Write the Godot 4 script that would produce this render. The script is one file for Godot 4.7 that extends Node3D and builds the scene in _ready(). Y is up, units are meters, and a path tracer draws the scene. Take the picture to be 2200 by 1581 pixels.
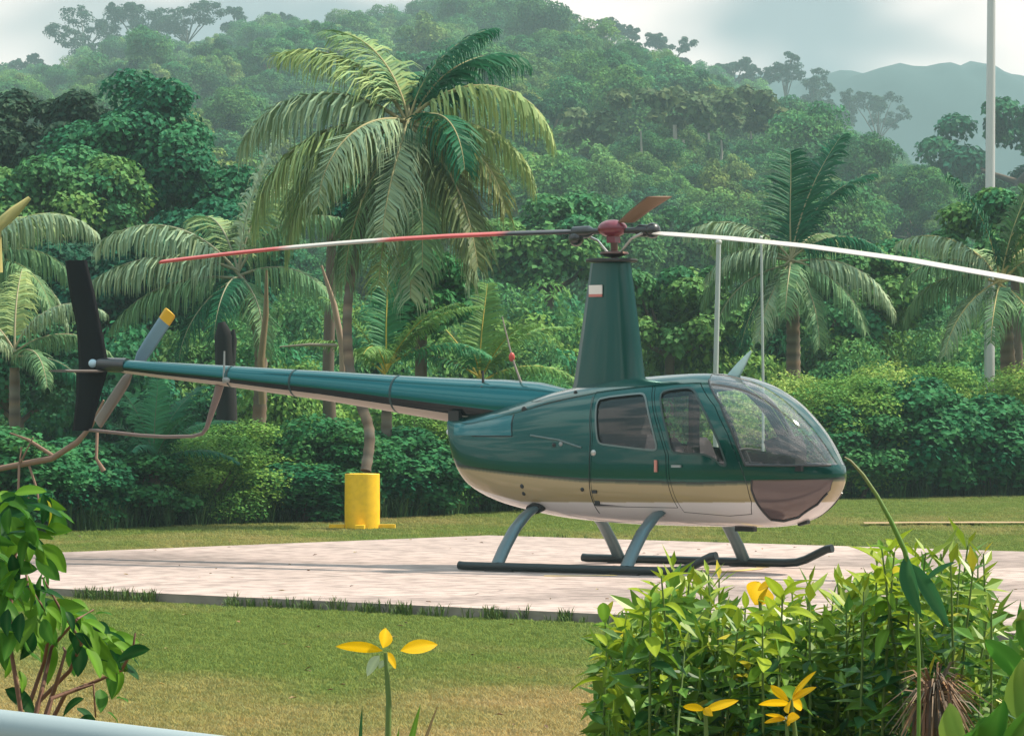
extends Node3D

const F := 8440.0
const SX := 7.3
var rng := RandomNumberGenerator.new()
var noise := FastNoiseLite.new()
var used := {}

# ------------------------------------------------------------------ mesh builder
class MB:
	var v := PackedVector3Array()
	var n := PackedVector3Array()
	var c := PackedColorArray()
	var uv := PackedVector2Array()
	var i := PackedInt32Array()
	func vert(p: Vector3, nn: Vector3, col: Color, t := Vector2.ZERO) -> int:
		v.push_back(p); n.push_back(nn); c.push_back(col); uv.push_back(t)
		return v.size() - 1
	func tri_i(a: int, b: int, d: int) -> void:
		var g := (v[d] - v[a]).cross(v[b] - v[a])
		if g.dot(n[a] + n[b] + n[d]) >= 0.0:
			i.push_back(a); i.push_back(b); i.push_back(d)
		else:
			i.push_back(a); i.push_back(d); i.push_back(b)
	func quad(a: Vector3, b: Vector3, d: Vector3, e: Vector3, out: Vector3, col := Color.WHITE) -> void:
		var g := (b - a).cross(d - a).normalized()
		if g.dot(out) < 0.0: g = -g
		var k := vert(a, g, col, Vector2(0, 0)); vert(b, g, col, Vector2(1, 0)); vert(d, g, col, Vector2(1, 1)); vert(e, g, col, Vector2(0, 1))
		tri_i(k, k + 1, k + 2); tri_i(k, k + 2, k + 3)
	func box(m: Vector3, s: Vector3, b := Basis.IDENTITY, col := Color.WHITE) -> void:
		var h := s * 0.5
		for ax in 3:
			for sg in [-1.0, 1.0]:
				var o := Vector3.ZERO; o[ax] = sg
				var p := Vector3.ZERO; p[(ax + 1) % 3] = 1.0
				var q := Vector3.ZERO; q[(ax + 2) % 3] = 1.0
				quad(m + b * ((o - p - q) * h), m + b * ((o + p - q) * h), m + b * ((o + p + q) * h), m + b * ((o - p + q) * h), b * o, col)
	func grid(rows: Array, nrm: Array, col := Color.WHITE, cols: Array = []) -> void:
		var w: int = rows[0].size()
		var k := v.size()
		for r in rows.size():
			for j in w:
				vert(rows[r][j], nrm[r][j], cols[r][j] if cols.size() else col, Vector2(float(j) / (w - 1), float(r) / maxf(rows.size() - 1, 1)))
		for r in rows.size() - 1:
			for j in w - 1:
				var a := k + r * w + j
				tri_i(a, a + 1, a + w + 1); tri_i(a, a + w + 1, a + w)
	# rings of points closed round an axis; rows may carry a colour each
	func skin(rings: Array, col := Color.WHITE, cap := true, ringcols: Array = []) -> void:
		var w: int = rings[0].size()
		var nr: Array = []
		for r in rings.size():
			var mid := Vector3.ZERO
			for p in rings[r]: mid += p
			mid /= w
			var row := PackedVector3Array()
			for j in w:
				var du: Vector3 = rings[mini(r + 1, rings.size() - 1)][j] - rings[maxi(r - 1, 0)][j]
				var dv: Vector3 = rings[r][(j + 1) % w] - rings[r][(j + w - 1) % w]
				var g := du.cross(dv)
				if g.length() < 1e-9: g = rings[r][j] - mid
				g = g.normalized()
				if g.dot(rings[r][j] - mid) < 0.0: g = -g
				row.push_back(g)
			row.push_back(row[0])
			nr.push_back(row)
		var rows: Array = []
		var cs: Array = []
		for r in rings.size():
			var row2 := PackedVector3Array(rings[r])
			row2.push_back(rings[r][0])
			rows.push_back(row2)
			if ringcols.size():
				var cc := PackedColorArray()
				cc.resize(w + 1); cc.fill(ringcols[r])
				cs.push_back(cc)
		grid(rows, nr, col, cs)
		if cap:
			for e in [0, rings.size() - 1]:
				var mid := Vector3.ZERO
				for p in rings[e]: mid += p
				mid /= w
				var other: Array = Array(rings[1 if e == 0 else rings.size() - 2])
				var out: Vector3 = (mid - other[0]).normalized()
				var g2 := (Vector3(rings[e][0]) - mid).cross(Vector3(rings[e][w / 4]) - mid).normalized()
				if g2.dot(out) < 0.0: g2 = -g2
				var cc2: Color = ringcols[e] if ringcols.size() else col
				var k := vert(mid, g2, cc2)
				for p in rings[e]: vert(p, g2, cc2)
				for j in w: tri_i(k, k + 1 + j, k + 1 + (j + 1) % w)
	func tube(pts: Array, rad: Array, sides := 8, col := Color.WHITE, flat := 1.0, cap := true, cols: Array = []) -> void:
		var rings: Array = []
		var up := Vector3.UP
		for k in pts.size():
			var t: Vector3 = (pts[mini(k + 1, pts.size() - 1)] - pts[maxi(k - 1, 0)]).normalized()
			if k == 0 and absf(t.dot(up)) > 0.9: up = Vector3(0, 0, 1)
			var s := t.cross(up).normalized()
			up = s.cross(t).normalized()
			var ring := PackedVector3Array()
			for j in sides:
				var a := TAU * j / sides
				ring.push_back(pts[k] + (s * cos(a) + up * sin(a) * flat) * rad[k])
			rings.push_back(ring)
		skin(rings, col, cap, cols)
	func lathe(prof: Array, at: Vector3, sides := 24, col := Color.WHITE, b := Basis.IDENTITY) -> void:
		for k in prof.size() - 1:
			var a: Vector2 = prof[k]
			var d: Vector2 = prof[k + 1]
			var t := (d - a).normalized()
			var rows: Array = [PackedVector3Array(), PackedVector3Array()]
			var nr: Array = [PackedVector3Array(), PackedVector3Array()]
			for j in sides + 1:
				var w := TAU * j / sides
				var o := Vector3(cos(w), 0, sin(w))
				rows[0].push_back(at + b * (o * a.x + Vector3.UP * a.y)); rows[1].push_back(at + b * (o * d.x + Vector3.UP * d.y))
				var g := b * (o * t.y - Vector3.UP * t.x)
				nr[0].push_back(g); nr[1].push_back(g)
			grid(rows, nr, col)
	func ball(m: Vector3, r: Vector3, col := Color.WHITE, nu := 10, nv := 14) -> void:
		var rows: Array = []; var nr: Array = []
		for a in nu + 1:
			var row := PackedVector3Array(); var rn := PackedVector3Array()
			for b in nv + 1:
				var th := PI * a / nu; var ph := TAU * b / nv
				var o := Vector3(sin(th) * cos(ph), cos(th), sin(th) * sin(ph))
				row.push_back(m + o * r); rn.push_back((o / r).normalized())
			rows.push_back(row); nr.push_back(rn)
		grid(rows, nr, col)
	func commit(mat: Material, flat := false) -> ArrayMesh:
		var a := []
		a.resize(Mesh.ARRAY_MAX)
		a[Mesh.ARRAY_VERTEX] = v
		if not flat:
			a[Mesh.ARRAY_NORMAL] = n
			a[Mesh.ARRAY_TEX_UV] = uv
		a[Mesh.ARRAY_COLOR] = c
		a[Mesh.ARRAY_INDEX] = i
		var m := ArrayMesh.new()
		m.add_surface_from_arrays(Mesh.PRIMITIVE_TRIANGLES, a)
		m.surface_set_material(0, mat)
		return m

# light builder for leaves: flat shaded, no normals
class LB:
	var v := PackedVector3Array()
	var c := PackedColorArray()
	var i := PackedInt32Array()
	func leaf(p: Vector3, ax: Vector3, side: Vector3, l: float, w: float, fold: Vector3, col: Color) -> void:
		var k := v.size()
		v.push_back(p)
		v.push_back(p + ax * (l * 0.45) + side * w + fold)
		v.push_back(p + ax * l)
		v.push_back(p + ax * (l * 0.45) - side * w + fold)
		c.push_back(col); c.push_back(col); c.push_back(col); c.push_back(col)
		i.append_array(PackedInt32Array([k, k + 1, k + 2, k, k + 2, k + 3]))
	func strip(pts: PackedVector3Array, side: Vector3, wid: PackedFloat32Array, col: Color) -> void:
		var k := v.size()
		for j in pts.size():
			v.push_back(pts[j] + side * wid[j]); v.push_back(pts[j] - side * wid[j])
			c.push_back(col); c.push_back(col)
		for j in pts.size() - 1:
			var a := k + 2 * j
			i.append_array(PackedInt32Array([a, a + 1, a + 3, a, a + 3, a + 2]))
	func commit(mat: Material) -> ArrayMesh:
		var a := []
		a.resize(Mesh.ARRAY_MAX)
		a[Mesh.ARRAY_VERTEX] = v
		a[Mesh.ARRAY_COLOR] = c
		a[Mesh.ARRAY_INDEX] = i
		var m := ArrayMesh.new()
		m.add_surface_from_arrays(Mesh.PRIMITIVE_TRIANGLES, a)
		m.surface_set_material(0, mat)
		return m

# ------------------------------------------------------------------ helpers
func lin(r: float, g: float, b: float) -> Color:
	return Color(r, g, b).linear_to_srgb()

func mat(r: float, g: float, b: float, rough := 0.6, metal := 0.0, coat := 0.0) -> StandardMaterial3D:
	var m := StandardMaterial3D.new()
	m.albedo_color = lin(r, g, b)
	m.roughness = rough
	m.metallic = metal
	if coat > 0.0:
		m.clearcoat_enabled = true
		m.clearcoat = coat
		m.clearcoat_roughness = 0.04
	return m

func vmat(rough := 0.7, back := 0.0, spec := 0.5) -> StandardMaterial3D:
	var m := StandardMaterial3D.new()
	m.vertex_color_use_as_albedo = true
	m.roughness = rough
	m.metallic_specular = spec
	m.cull_mode = BaseMaterial3D.CULL_DISABLED
	if back > 0.0:
		m.backlight_enabled = true
		m.backlight = Color(back, back, back)
	return m

func numbered(called: String) -> String:
	var k: int = used.get(called, -1) + 1
	used[called] = k
	return called if k == 0 else "%s_%03d" % [called, k]

func tag(o: Node3D, label: String, category: String, group := "", kind := "") -> void:
	if label: o.set_meta("label", label)
	if category: o.set_meta("category", category)
	if group: o.set_meta("group", group)
	if kind: o.set_meta("kind", kind)

func put(called: String, mesh: Mesh, parent: Node = null, pos := Vector3.ZERO) -> MeshInstance3D:
	var o := MeshInstance3D.new()
	o.name = called if parent else numbered(called)
	o.mesh = mesh
	o.position = pos
	(parent if parent else self).add_child(o, true)
	return o

func thing(called: String, label: String, category: String, at := Vector3.ZERO, group := "") -> Node3D:
	var o := Node3D.new()
	o.name = numbered(called)
	o.position = at
	add_child(o)
	tag(o, label, category, group)
	return o

func many(called: String, mesh: Mesh, xf: Array, cols: Array, label: String, category := "") -> void:
	var mm := MultiMesh.new()
	mm.transform_format = MultiMesh.TRANSFORM_3D
	mm.use_colors = cols.size() > 0
	mm.mesh = mesh
	mm.instance_count = xf.size()
	for k in xf.size():
		mm.set_instance_transform(k, xf[k])
		if cols.size(): mm.set_instance_color(k, cols[k])
	var o := MultiMeshInstance3D.new()
	o.name = numbered(called)
	o.multimesh = mm
	add_child(o)
	tag(o, label, category, "", "stuff")

# where something seen at a pixel of the photograph stands, at a given distance
func spot(px: float, py: float, d: float) -> Vector3:
	return Vector3((px - 1100.0) * d / F, 1.6 + (857.0 - py) * d / F, -d)

func rv() -> Vector3:
	var p := Vector3(rng.randfn(), rng.randfn(), rng.randfn())
	return p.normalized() if p.length() > 1e-4 else Vector3.UP

func shade(c: Color, amount: float) -> Color:
	var k := 1.0 + rng.randf_range(-amount, amount)
	var h := rng.randf_range(-amount, amount) * 0.5
	return Color(c.r * k * (1.0 + h), c.g * k, c.b * k * (1.0 - h))

func interp(tab: Array, x: float) -> float:
	if x <= tab[0][0]: return tab[0][1]
	for k in tab.size() - 1:
		if x <= tab[k + 1][0]:
			return lerpf(tab[k][1], tab[k + 1][1], (x - tab[k][0]) / (tab[k + 1][0] - tab[k][0]))
	return tab[-1][1]

# ------------------------------------------------------------------ foliage
# a crown: leaf clusters round many small lobes spread through an ellipsoid
func crown(lb: LB, m: Vector3, r: Vector3, lobes: int, leaves: int, size: float, ca: Color, cb: Color, low := -0.5, slim := 0.42, lobe := 0.42) -> Array:
	var mids: Array = []
	for k in lobes:
		var o := rv()
		while o.y < low: o = rv()
		var q := m + o * r * rng.randf_range(0.45, 0.95)
		mids.push_back(q)
		var rad: float = minf(r.x, r.y) * lobe * rng.randf_range(0.7, 1.3)
		var tone := ca.lerp(cb, rng.randf())
		for j in leaves / lobes:
			var u := rv()
			if u.y < -0.3 and rng.randf() < 0.6: u.y = -u.y
			var p := q + u * rad * Vector3(1.15, 0.8, 1.15) * sqrt(rng.randf_range(0.25, 1.0))
			var nn := (u * 0.7 + Vector3.UP * 0.5 + rv() * 0.6).normalized()
			var ax := nn.cross(rv()).normalized()
			ax = (ax + Vector3.DOWN * 0.35).normalized()
			var sd := nn.cross(ax).normalized()
			var s := size * rng.randf_range(0.6, 1.35)
			lb.leaf(p, ax, sd, s, s * slim, nn * s * 0.08, shade(tone, 0.25))
	return mids

func broad_tree(called: String, label: String, at: Vector3, m: Vector3, r: Vector3, lobes: int, leaves: int, size: float, ca: Color, cb: Color, group := "", low := -0.5, slim := 0.42) -> Node3D:
	var t := thing(called, label, "tree", at, group)
	var lb := LB.new()
	var mids := crown(lb, m - at, r, int(lobes * 1.7), leaves, size, ca, cb, low, slim, 0.33)
	put("crown", lb.commit(leaf_mat), t)
	var mb := MB.new()
	var c: Vector3 = m - at
	var tr := maxf(0.1, r.x * 0.07)
	var fork := Vector3(c.x * 0.7, c.y - r.y * 0.55, c.z * 0.7)
	mb.tube([Vector3.ZERO, fork * 0.5 + rv() * 0.1, fork], [tr * 1.4, tr, tr * 0.8], 8)
	for k in mini(7, mids.size()):
		mb.tube([fork, fork.lerp(mids[k], 0.5) + rv() * 0.15 * r.y * 0.4, mids[k]], [tr * 0.55, tr * 0.35, tr * 0.1], 5)
	put("trunk", mb.commit(bark_mat), t)
	return t

# one frond; the rachis leaves the origin towards +X
func frond(L: float, elev: float, droop: float, leaflet: float, hang: float, ca: Color, cb: Color, rach: Color, pairs := 92, gap := 0.0) -> Array:
	var lb := LB.new()
	var mb := MB.new()
	var pts: Array = []
	var rad: Array = []
	var p := Vector3.ZERO
	var steps := 24
	var tans: Array = []
	for k in steps + 1:
		var s := float(k) / steps
		var e := deg_to_rad(elev - droop * pow(s, 1.25))
		var t := Vector3(cos(e), sin(e), 0.12 * sin(s * 3.0) * s)
		tans.push_back(t.normalized())
		pts.push_back(p)
		rad.push_back(lerpf(0.035, 0.005, s) * (L / 3.0))
		p += t.normalized() * (L / steps)
	mb.tube(pts, rad, 5)
	for k in pairs:
		var s := 0.13 + 0.87 * (k + rng.randf() * 0.5) / pairs
		if rng.randf() < gap: continue
		var f := minf(s * steps, steps - 0.001)
		var q: Vector3 = pts[int(f)].lerp(pts[int(f) + 1], f - int(f))
		var t: Vector3 = tans[int(f)]
		var up := Vector3(0, 0, 1).cross(t).normalized()
		for sd in [-1.0, 1.0]:
			var l := leaflet * (0.35 + 0.65 * sin(PI * clampf(pow(s, 0.75) * 0.93 + 0.05, 0, 1))) * rng.randf_range(0.8, 1.1)
			var d := (t * rng.randf_range(0.35, 0.6) + Vector3(0, 0, sd) * 0.85 + up * rng.randf_range(0.0, 0.3)).normalized()
			var h := hang * rng.randf_range(0.65, 1.4)
			var pp := PackedVector3Array([q])
			var cur := q
			for j in 3:
				var dj := d.lerp(Vector3.DOWN, clampf(h * (0.25 + 0.4 * j), 0.0, 0.96)).normalized()
				cur += dj * l / 3.0
				pp.push_back(cur)
			var w := 0.021 * (L / 3.0) * rng.randf_range(0.8, 1.3)
			var sv: Vector3 = (t + up * 0.5 * sd * 0.6 + rv() * 0.25).normalized()
			lb.strip(pp, sv, PackedFloat32Array([w * 0.7, w, w * 0.75, 0.002]), shade(ca.lerp(cb, rng.randf()), 0.22))
	return [lb.commit(frond_mat), mb.commit(mat(rach.r, rach.g, rach.b, 0.6))]

func palm(label: String, crown_at: Vector3, trunk: Array, tr: float, list: Array, ca: Color, cb: Color, group: String, leaflet := 0.75, rach := Color(0.22, 0.24, 0.08)) -> Node3D:
	var base: Vector3 = trunk[0]
	var t := thing("palm_tree", label, "palm", base, group)
	var mb := MB.new()
	var cv := Curve3D.new()
	for k in trunk.size():
		var p: Vector3 = trunk[k]
		var nx: Vector3 = trunk[mini(k + 1, trunk.size() - 1)]
		var pv: Vector3 = trunk[maxi(k - 1, 0)]
		cv.add_point(p - base, -(nx - pv) / 6.0, (nx - pv) / 6.0)
	var L := cv.get_baked_length()
	var pts: Array = []; var rad: Array = []; var cl: Array = []
	var nseg := int(L / 0.07)
	for k in nseg + 1:
		var s := float(k) / nseg
		pts.push_back(cv.sample_baked(s * L, true))
		rad.push_back(tr * (1.25 - 0.4 * s) * (1.0 + (0.09 if k % 2 == 0 else -0.04) + rng.randf_range(-0.03, 0.03)))
		cl.push_back(shade(Color(0.11, 0.08, 0.06) if k % 3 == 0 else Color(0.17, 0.13, 0.10), 0.25))
	mb.tube(pts, rad, 9, Color.WHITE, 1.0, true, cl)
	put("trunk", mb.commit(bark_v), t)
	for f in list:
		# azimuth (0 right, 90 towards the photographer), elevation, droop, length, hang
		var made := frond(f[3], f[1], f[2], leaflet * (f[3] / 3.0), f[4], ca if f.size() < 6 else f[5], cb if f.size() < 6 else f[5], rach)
		var o := put("frond", made[0], t, crown_at - base + Vector3(0, rng.randf_range(-0.08, 0.08), 0))
		o.rotation.y = -deg_to_rad(f[0])
		put("midrib", made[1], o)
	return t

# ------------------------------------------------------------------ ground shapes
var ridge_tab := [[-600, 480], [-200, 330], [0, 255], [100, 235], [200, 205], [400, 185], [600, 150], [800, 112], [1000, 90], [1120, 92], [1200, 128], [1300, 178], [1400, 215], [1500, 252], [1600, 292], [1700, 332], [1800, 378], [1900, 428], [2050, 495], [2200, 535], [2500, 590], [3000, 650]]

var skyline := [[-400, 260], [0, 150], [100, 135], [200, 100], [300, 95], [400, 88], [500, 70], [600, 52], [700, 35], [800, 12], [1000, -15], [1120, 0], [1200, 28], [1300, 78], [1400, 112], [1500, 150], [1600, 192], [1700, 236], [1800, 286], [1900, 330], [2000, 365], [2100, 390], [2300, 420]]

func hill_h(x: float, z: float) -> float:
	var d := -z
	var px := 1100.0 + x * F / 640.0
	var top := 1.6 + (857.0 - interp(ridge_tab, px)) * 640.0 / F
	var s := clampf((d - 105.0) / 535.0, 0.0, 1.6)
	var prof := pow(s, 1.15) if s < 1.0 else 1.0 - (s - 1.0) * 0.9
	var h := top * prof + noise.get_noise_2d(x * 1.6, z * 1.1) * 9.0 * clampf(s * 2.0, 0.0, 1.0) * (1.0 - smoothstep(0.75, 1.0, s) * 0.85)
	var cap := 1.6 + (857.0 - interp(skyline, 1100.0 + x / maxf(d, 1.0) * F) - 60.0) * d / F
	return minf(h, cap) - 0.3

# ------------------------------------------------------------------ fuselage surface (x forward, y up, z right)
var hull := [
	[-1.72, 1.44, 1.26, 0.27, 1.34], [-1.68, 1.445, 1.05, 0.30, 1.25], [-1.62, 1.45, 0.87, 0.325, 1.17], [-1.5, 1.462, 0.74, 0.36, 1.08], [-1.25, 1.515, 0.63, 0.43, 1.02],
	[-0.95, 1.58, 0.555, 0.5, 0.99], [-0.5, 1.685, 0.48, 0.57, 0.97], [0.0, 1.765, 0.44, 0.62, 0.96], [0.45, 1.81, 0.425, 0.64, 0.96], [0.9, 1.835, 0.42, 0.64, 0.96],
	[1.2, 1.83, 0.42, 0.625, 0.96], [1.45, 1.79, 0.42, 0.595, 0.96], [1.65, 1.725, 0.42, 0.55, 0.96], [1.85, 1.615, 0.435, 0.485, 0.95], [2.0, 1.5, 0.465, 0.42, 0.94],
	[2.15, 1.355, 0.53, 0.34, 0.93], [2.27, 1.21, 0.62, 0.26, 0.92], [2.36, 1.075, 0.715, 0.18, 0.92], [2.42, 0.985, 0.82, 0.10, 0.92], [2.445, 0.92, 0.92, 0.0, 0.92]]
const NU := 2.8
const NL := 2.6
const GT := 4.0
const GV := 16.0

func hrow(t: float) -> PackedFloat32Array:
	var n := hull.size()
	t = clampf(t, 0.0, n - 1.0001)
	var k := int(t)
	var f := t - k
	var out := PackedFloat32Array([0, 0, 0, 0, 0])
	for e in 5:
		var p1: float = hull[k][e]
		var p2: float = hull[k + 1][e]
		var p0: float = hull[k - 1][e] if k > 0 else 2.0 * p1 - p2
		var p3: float
		if k < n - 2: p3 = hull[k + 2][e]
		elif e == 0: p3 = p1
		elif e == 3: p3 = -p1
		elif e == 4: p3 = p2
		else: p3 = 2.0 * p2 - p1
		out[e] = 0.5 * (2.0 * p1 + (p2 - p0) * f + (2.0 * p0 - 5.0 * p1 + 4.0 * p2 - p3) * f * f + (3.0 * p1 - p0 - 3.0 * p2 + p3) * f * f * f)
	return out

func hpoint(t: float, v: float) -> Vector3:
	var sg := 1.0
	if v > 1.0: v = 2.0 - v; sg = -1.0
	if v < -1.0: v = -2.0 - v; sg = -1.0
	var r := hrow(t)
	var a := v * PI / 2.0
	var ca := maxf(cos(a), 0.0)
	var sa := sin(a)
	var n := NU if sa >= 0.0 else NL
	var k := pow(absf(sa), 2.0 / n)
	var y := r[4] + (r[1] - r[4]) * k if sa >= 0.0 else r[4] - (r[4] - r[2]) * k
	return Vector3(r[0], y, sg * r[3] * pow(ca, 2.0 / n))

func hnormal(t: float, v: float) -> Vector3:
	var du := hpoint(minf(t + 0.03, 18.999), v) - hpoint(maxf(t - 0.03, 0.0), v)
	var dv := hpoint(t, v + 0.012) - hpoint(t, v - 0.012)
	var g := du.cross(dv)
	if t > 18.95 or g.length() < 1e-9: return Vector3.RIGHT
	g = g.normalized()
	var p := hpoint(t, v)
	var r := hrow(t)
	if g.dot(Vector3(0, p.y - r[4], p.z)) < 0.0: g = -g
	return g

func htv(x: float, y: float) -> Vector2:
	var lo := 0.0
	var hi := 19.0
	for k in 30:
		var m := (lo + hi) / 2.0
		if hrow(m)[0] < x: lo = m
		else: hi = m
	var r := hrow(lo)
	var q: float
	if y >= r[4]: q = asin(clampf(pow(clampf((y - r[4]) / maxf(r[1] - r[4], 1e-4), 0, 1), NU / 2.0), 0, 1))
	else: q = -asin(clampf(pow(clampf((r[4] - y) / maxf(r[4] - r[2], 1e-4), 0, 1), NL / 2.0), 0, 1))
	return Vector2(lo * GT, q / (PI / 2.0) * GV)

func hpoly(xy: Array) -> PackedVector2Array:
	var out := PackedVector2Array()
	for k in xy.size():
		var a := Vector2(xy[k][0], xy[k][1])
		var b := Vector2(xy[(k + 1) % xy.size()][0], xy[(k + 1) % xy.size()][1])
		var m := maxi(1, int(a.distance_to(b) / 0.03))
		for j in m:
			var p := a.lerp(b, float(j) / m)
			out.push_back(htv(p.x, p.y))
	return out

func rounded(xy: Array, passes := 2) -> Array:
	var cur: Array = []
	for p in xy: cur.push_back(Vector2(p[0], p[1]))
	for k in passes:
		var nx: Array = []
		for j in cur.size():
			var a: Vector2 = cur[j]
			var b: Vector2 = cur[(j + 1) % cur.size()]
			var d := a.distance_to(b)
			var e := minf(0.25, 0.035 / maxf(d, 0.001)) if k == 0 else 0.25
			nx.push_back(a.lerp(b, e)); nx.push_back(a.lerp(b, 1.0 - e))
		cur = nx
	return cur.map(func(p): return [p.x, p.y])

func inset(xy: Array, by: float) -> Array:
	var pv := PackedVector2Array()
	for p in xy: pv.push_back(Vector2(p[0], p[1]))
	var res := Geometry2D.offset_polygon(pv, -by, Geometry2D.JOIN_ROUND)
	var out: Array = []
	for p in res[0]: out.push_back([p.x, p.y])
	return out

# the part of the hull inside one outline and outside others
func panel(mb: MB, poly: PackedVector2Array, minus: Array, off: float, sides: Array) -> void:
	var lo := Vector2(1e9, 1e9)
	var hi := -lo
	for p in poly: lo = lo.min(p); hi = hi.max(p)
	var boxes: Array = []
	for h in minus:
		var a := Vector2(1e9, 1e9)
		var b := -a
		for p in h: a = a.min(p); b = b.max(p)
		boxes.push_back([a, b])
	for cx in range(int(floor(lo.x)), int(ceil(hi.x))):
		for cy in range(int(floor(lo.y)), int(ceil(hi.y))):
			var cell := PackedVector2Array([Vector2(cx, cy), Vector2(cx + 1, cy), Vector2(cx + 1, cy + 1), Vector2(cx, cy + 1)])
			var list: Array = Geometry2D.intersect_polygons(poly, cell)
			for k in minus.size():
				if boxes[k][0].x > cx + 1 or boxes[k][1].x < cx or boxes[k][0].y > cy + 1 or boxes[k][1].y < cy: continue
				var nx: Array = []
				for q in list: nx.append_array(Geometry2D.clip_polygons(q, minus[k]))
				list = nx
			for q in list:
				var id := Geometry2D.triangulate_polygon(q)
				if id.is_empty(): continue
				for sd in sides:
					var base := mb.v.size()
					for p in q:
						var t: float = p.x / GT
						var v: float = p.y / GV
						var nn := hnormal(t, v)
						var w := hpoint(t, v) + nn * off
						mb.vert(Vector3(w.x, w.y, w.z * sd), Vector3(nn.x, nn.y, nn.z * sd), Color.WHITE, Vector2((w.x + 1.8) / 4.4, (1.95 - w.y) / 1.6))
					for k in range(0, id.size(), 3): mb.tri_i(base + id[k], base + id[k + 1], base + id[k + 2])

func airfoil(le: Vector3, te: Vector3, th: Vector3, n := 8) -> PackedVector3Array:
	# closed section from trailing edge over the top to the leading edge and back
	var out := PackedVector3Array()
	for k in range(0, n + 1):
		var s := float(k) / n
		var y := 5.0 * 0.2 * (0.2969 * sqrt(1.0 - s) - 0.126 * (1.0 - s) - 0.3516 * pow(1.0 - s, 2) + 0.2843 * pow(1.0 - s, 3) - 0.1 * pow(1.0 - s, 4)) * 5.0
		out.push_back(te.lerp(le, s) + th * y)
	for k in range(1, n):
		var s := 1.0 - float(k) / n
		var y := 5.0 * 0.2 * (0.2969 * sqrt(1.0 - s) - 0.126 * (1.0 - s) - 0.3516 * pow(1.0 - s, 2) + 0.2843 * pow(1.0 - s, 3) - 0.1 * pow(1.0 - s, 4)) * 5.0
		out.push_back(te.lerp(le, s) - th * y)
	return out

var leaf_mat: StandardMaterial3D
var frond_mat: StandardMaterial3D
var bark_mat: StandardMaterial3D
var bark_v: StandardMaterial3D
var near_leaf: StandardMaterial3D

func noise_tex(freq: float, ramp: Array, seed_ := 1, size := 512, octaves := 4) -> NoiseTexture2D:
	var t := NoiseTexture2D.new()
	var f := FastNoiseLite.new()
	f.seed = seed_
	f.frequency = freq
	f.fractal_octaves = octaves
	t.noise = f
	t.width = size; t.height = size
	t.seamless = true
	var g := Gradient.new()
	g.offsets = PackedFloat32Array([0.25, 0.5, 0.75])
	g.colors = PackedColorArray(ramp)
	t.color_ramp = g
	return t

func bump_tex(freq: float, seed_ := 3, size := 512, strength := 6.0) -> NoiseTexture2D:
	var t := NoiseTexture2D.new()
	var f := FastNoiseLite.new()
	f.seed = seed_
	f.frequency = freq
	f.fractal_octaves = 5
	t.noise = f
	t.width = size; t.height = size
	t.seamless = true
	t.as_normal_map = true
	t.bump_strength = strength
	return t

func sky_picture() -> ImageTexture:
	var W := 2048
	var H := 1024
	var cl := FastNoiseLite.new()
	cl.seed = 11; cl.frequency = 1.0; cl.fractal_octaves = 5; cl.fractal_gain = 0.5
	var data := PackedFloat32Array()
	data.resize(W * H * 3)
	for y in H:
		var el := (0.5 - (y + 0.5) / H) * PI
		for x in W:
			var k := (y * W + x) * 3
			if el < -0.05:
				data[k] = 0.10; data[k + 1] = 0.14; data[k + 2] = 0.09
				continue
			var az := (x + 0.5) / W * TAU
			var ce := cos(el)
			var se := maxf(sin(el), 0.0)
			var p := Vector3(sin(az) * ce * 7.0, sin(el) * 24.0, cos(az) * ce * 7.0) / (1.0 + se * 2.2)
			var f := cl.get_noise_3dv(p + Vector3(SX, 0.0, 2.1))
			var c := smoothstep(-0.16, 0.26, f)
			# air between the clouds, then the cloud deck, brighter overhead as under any thin overcast
			var air := Color(0.47, 0.535, 0.565).lerp(Color(0.30, 0.62, 0.74), se)
			var cloud := Color(1.55, 1.32, 1.22).lerp(Color(1.30, 1.42, 1.42), se)
			var q := air.lerp(cloud, c * lerpf(1.0, 0.85, se))
			q = q * (0.72 + 0.55 * se)
			data[k] = q.r; data[k + 1] = q.g; data[k + 2] = q.b
	var im := Image.create_from_data(W, H, false, Image.FORMAT_RGBF, data.to_byte_array())
	return ImageTexture.create_from_image(im)

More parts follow.
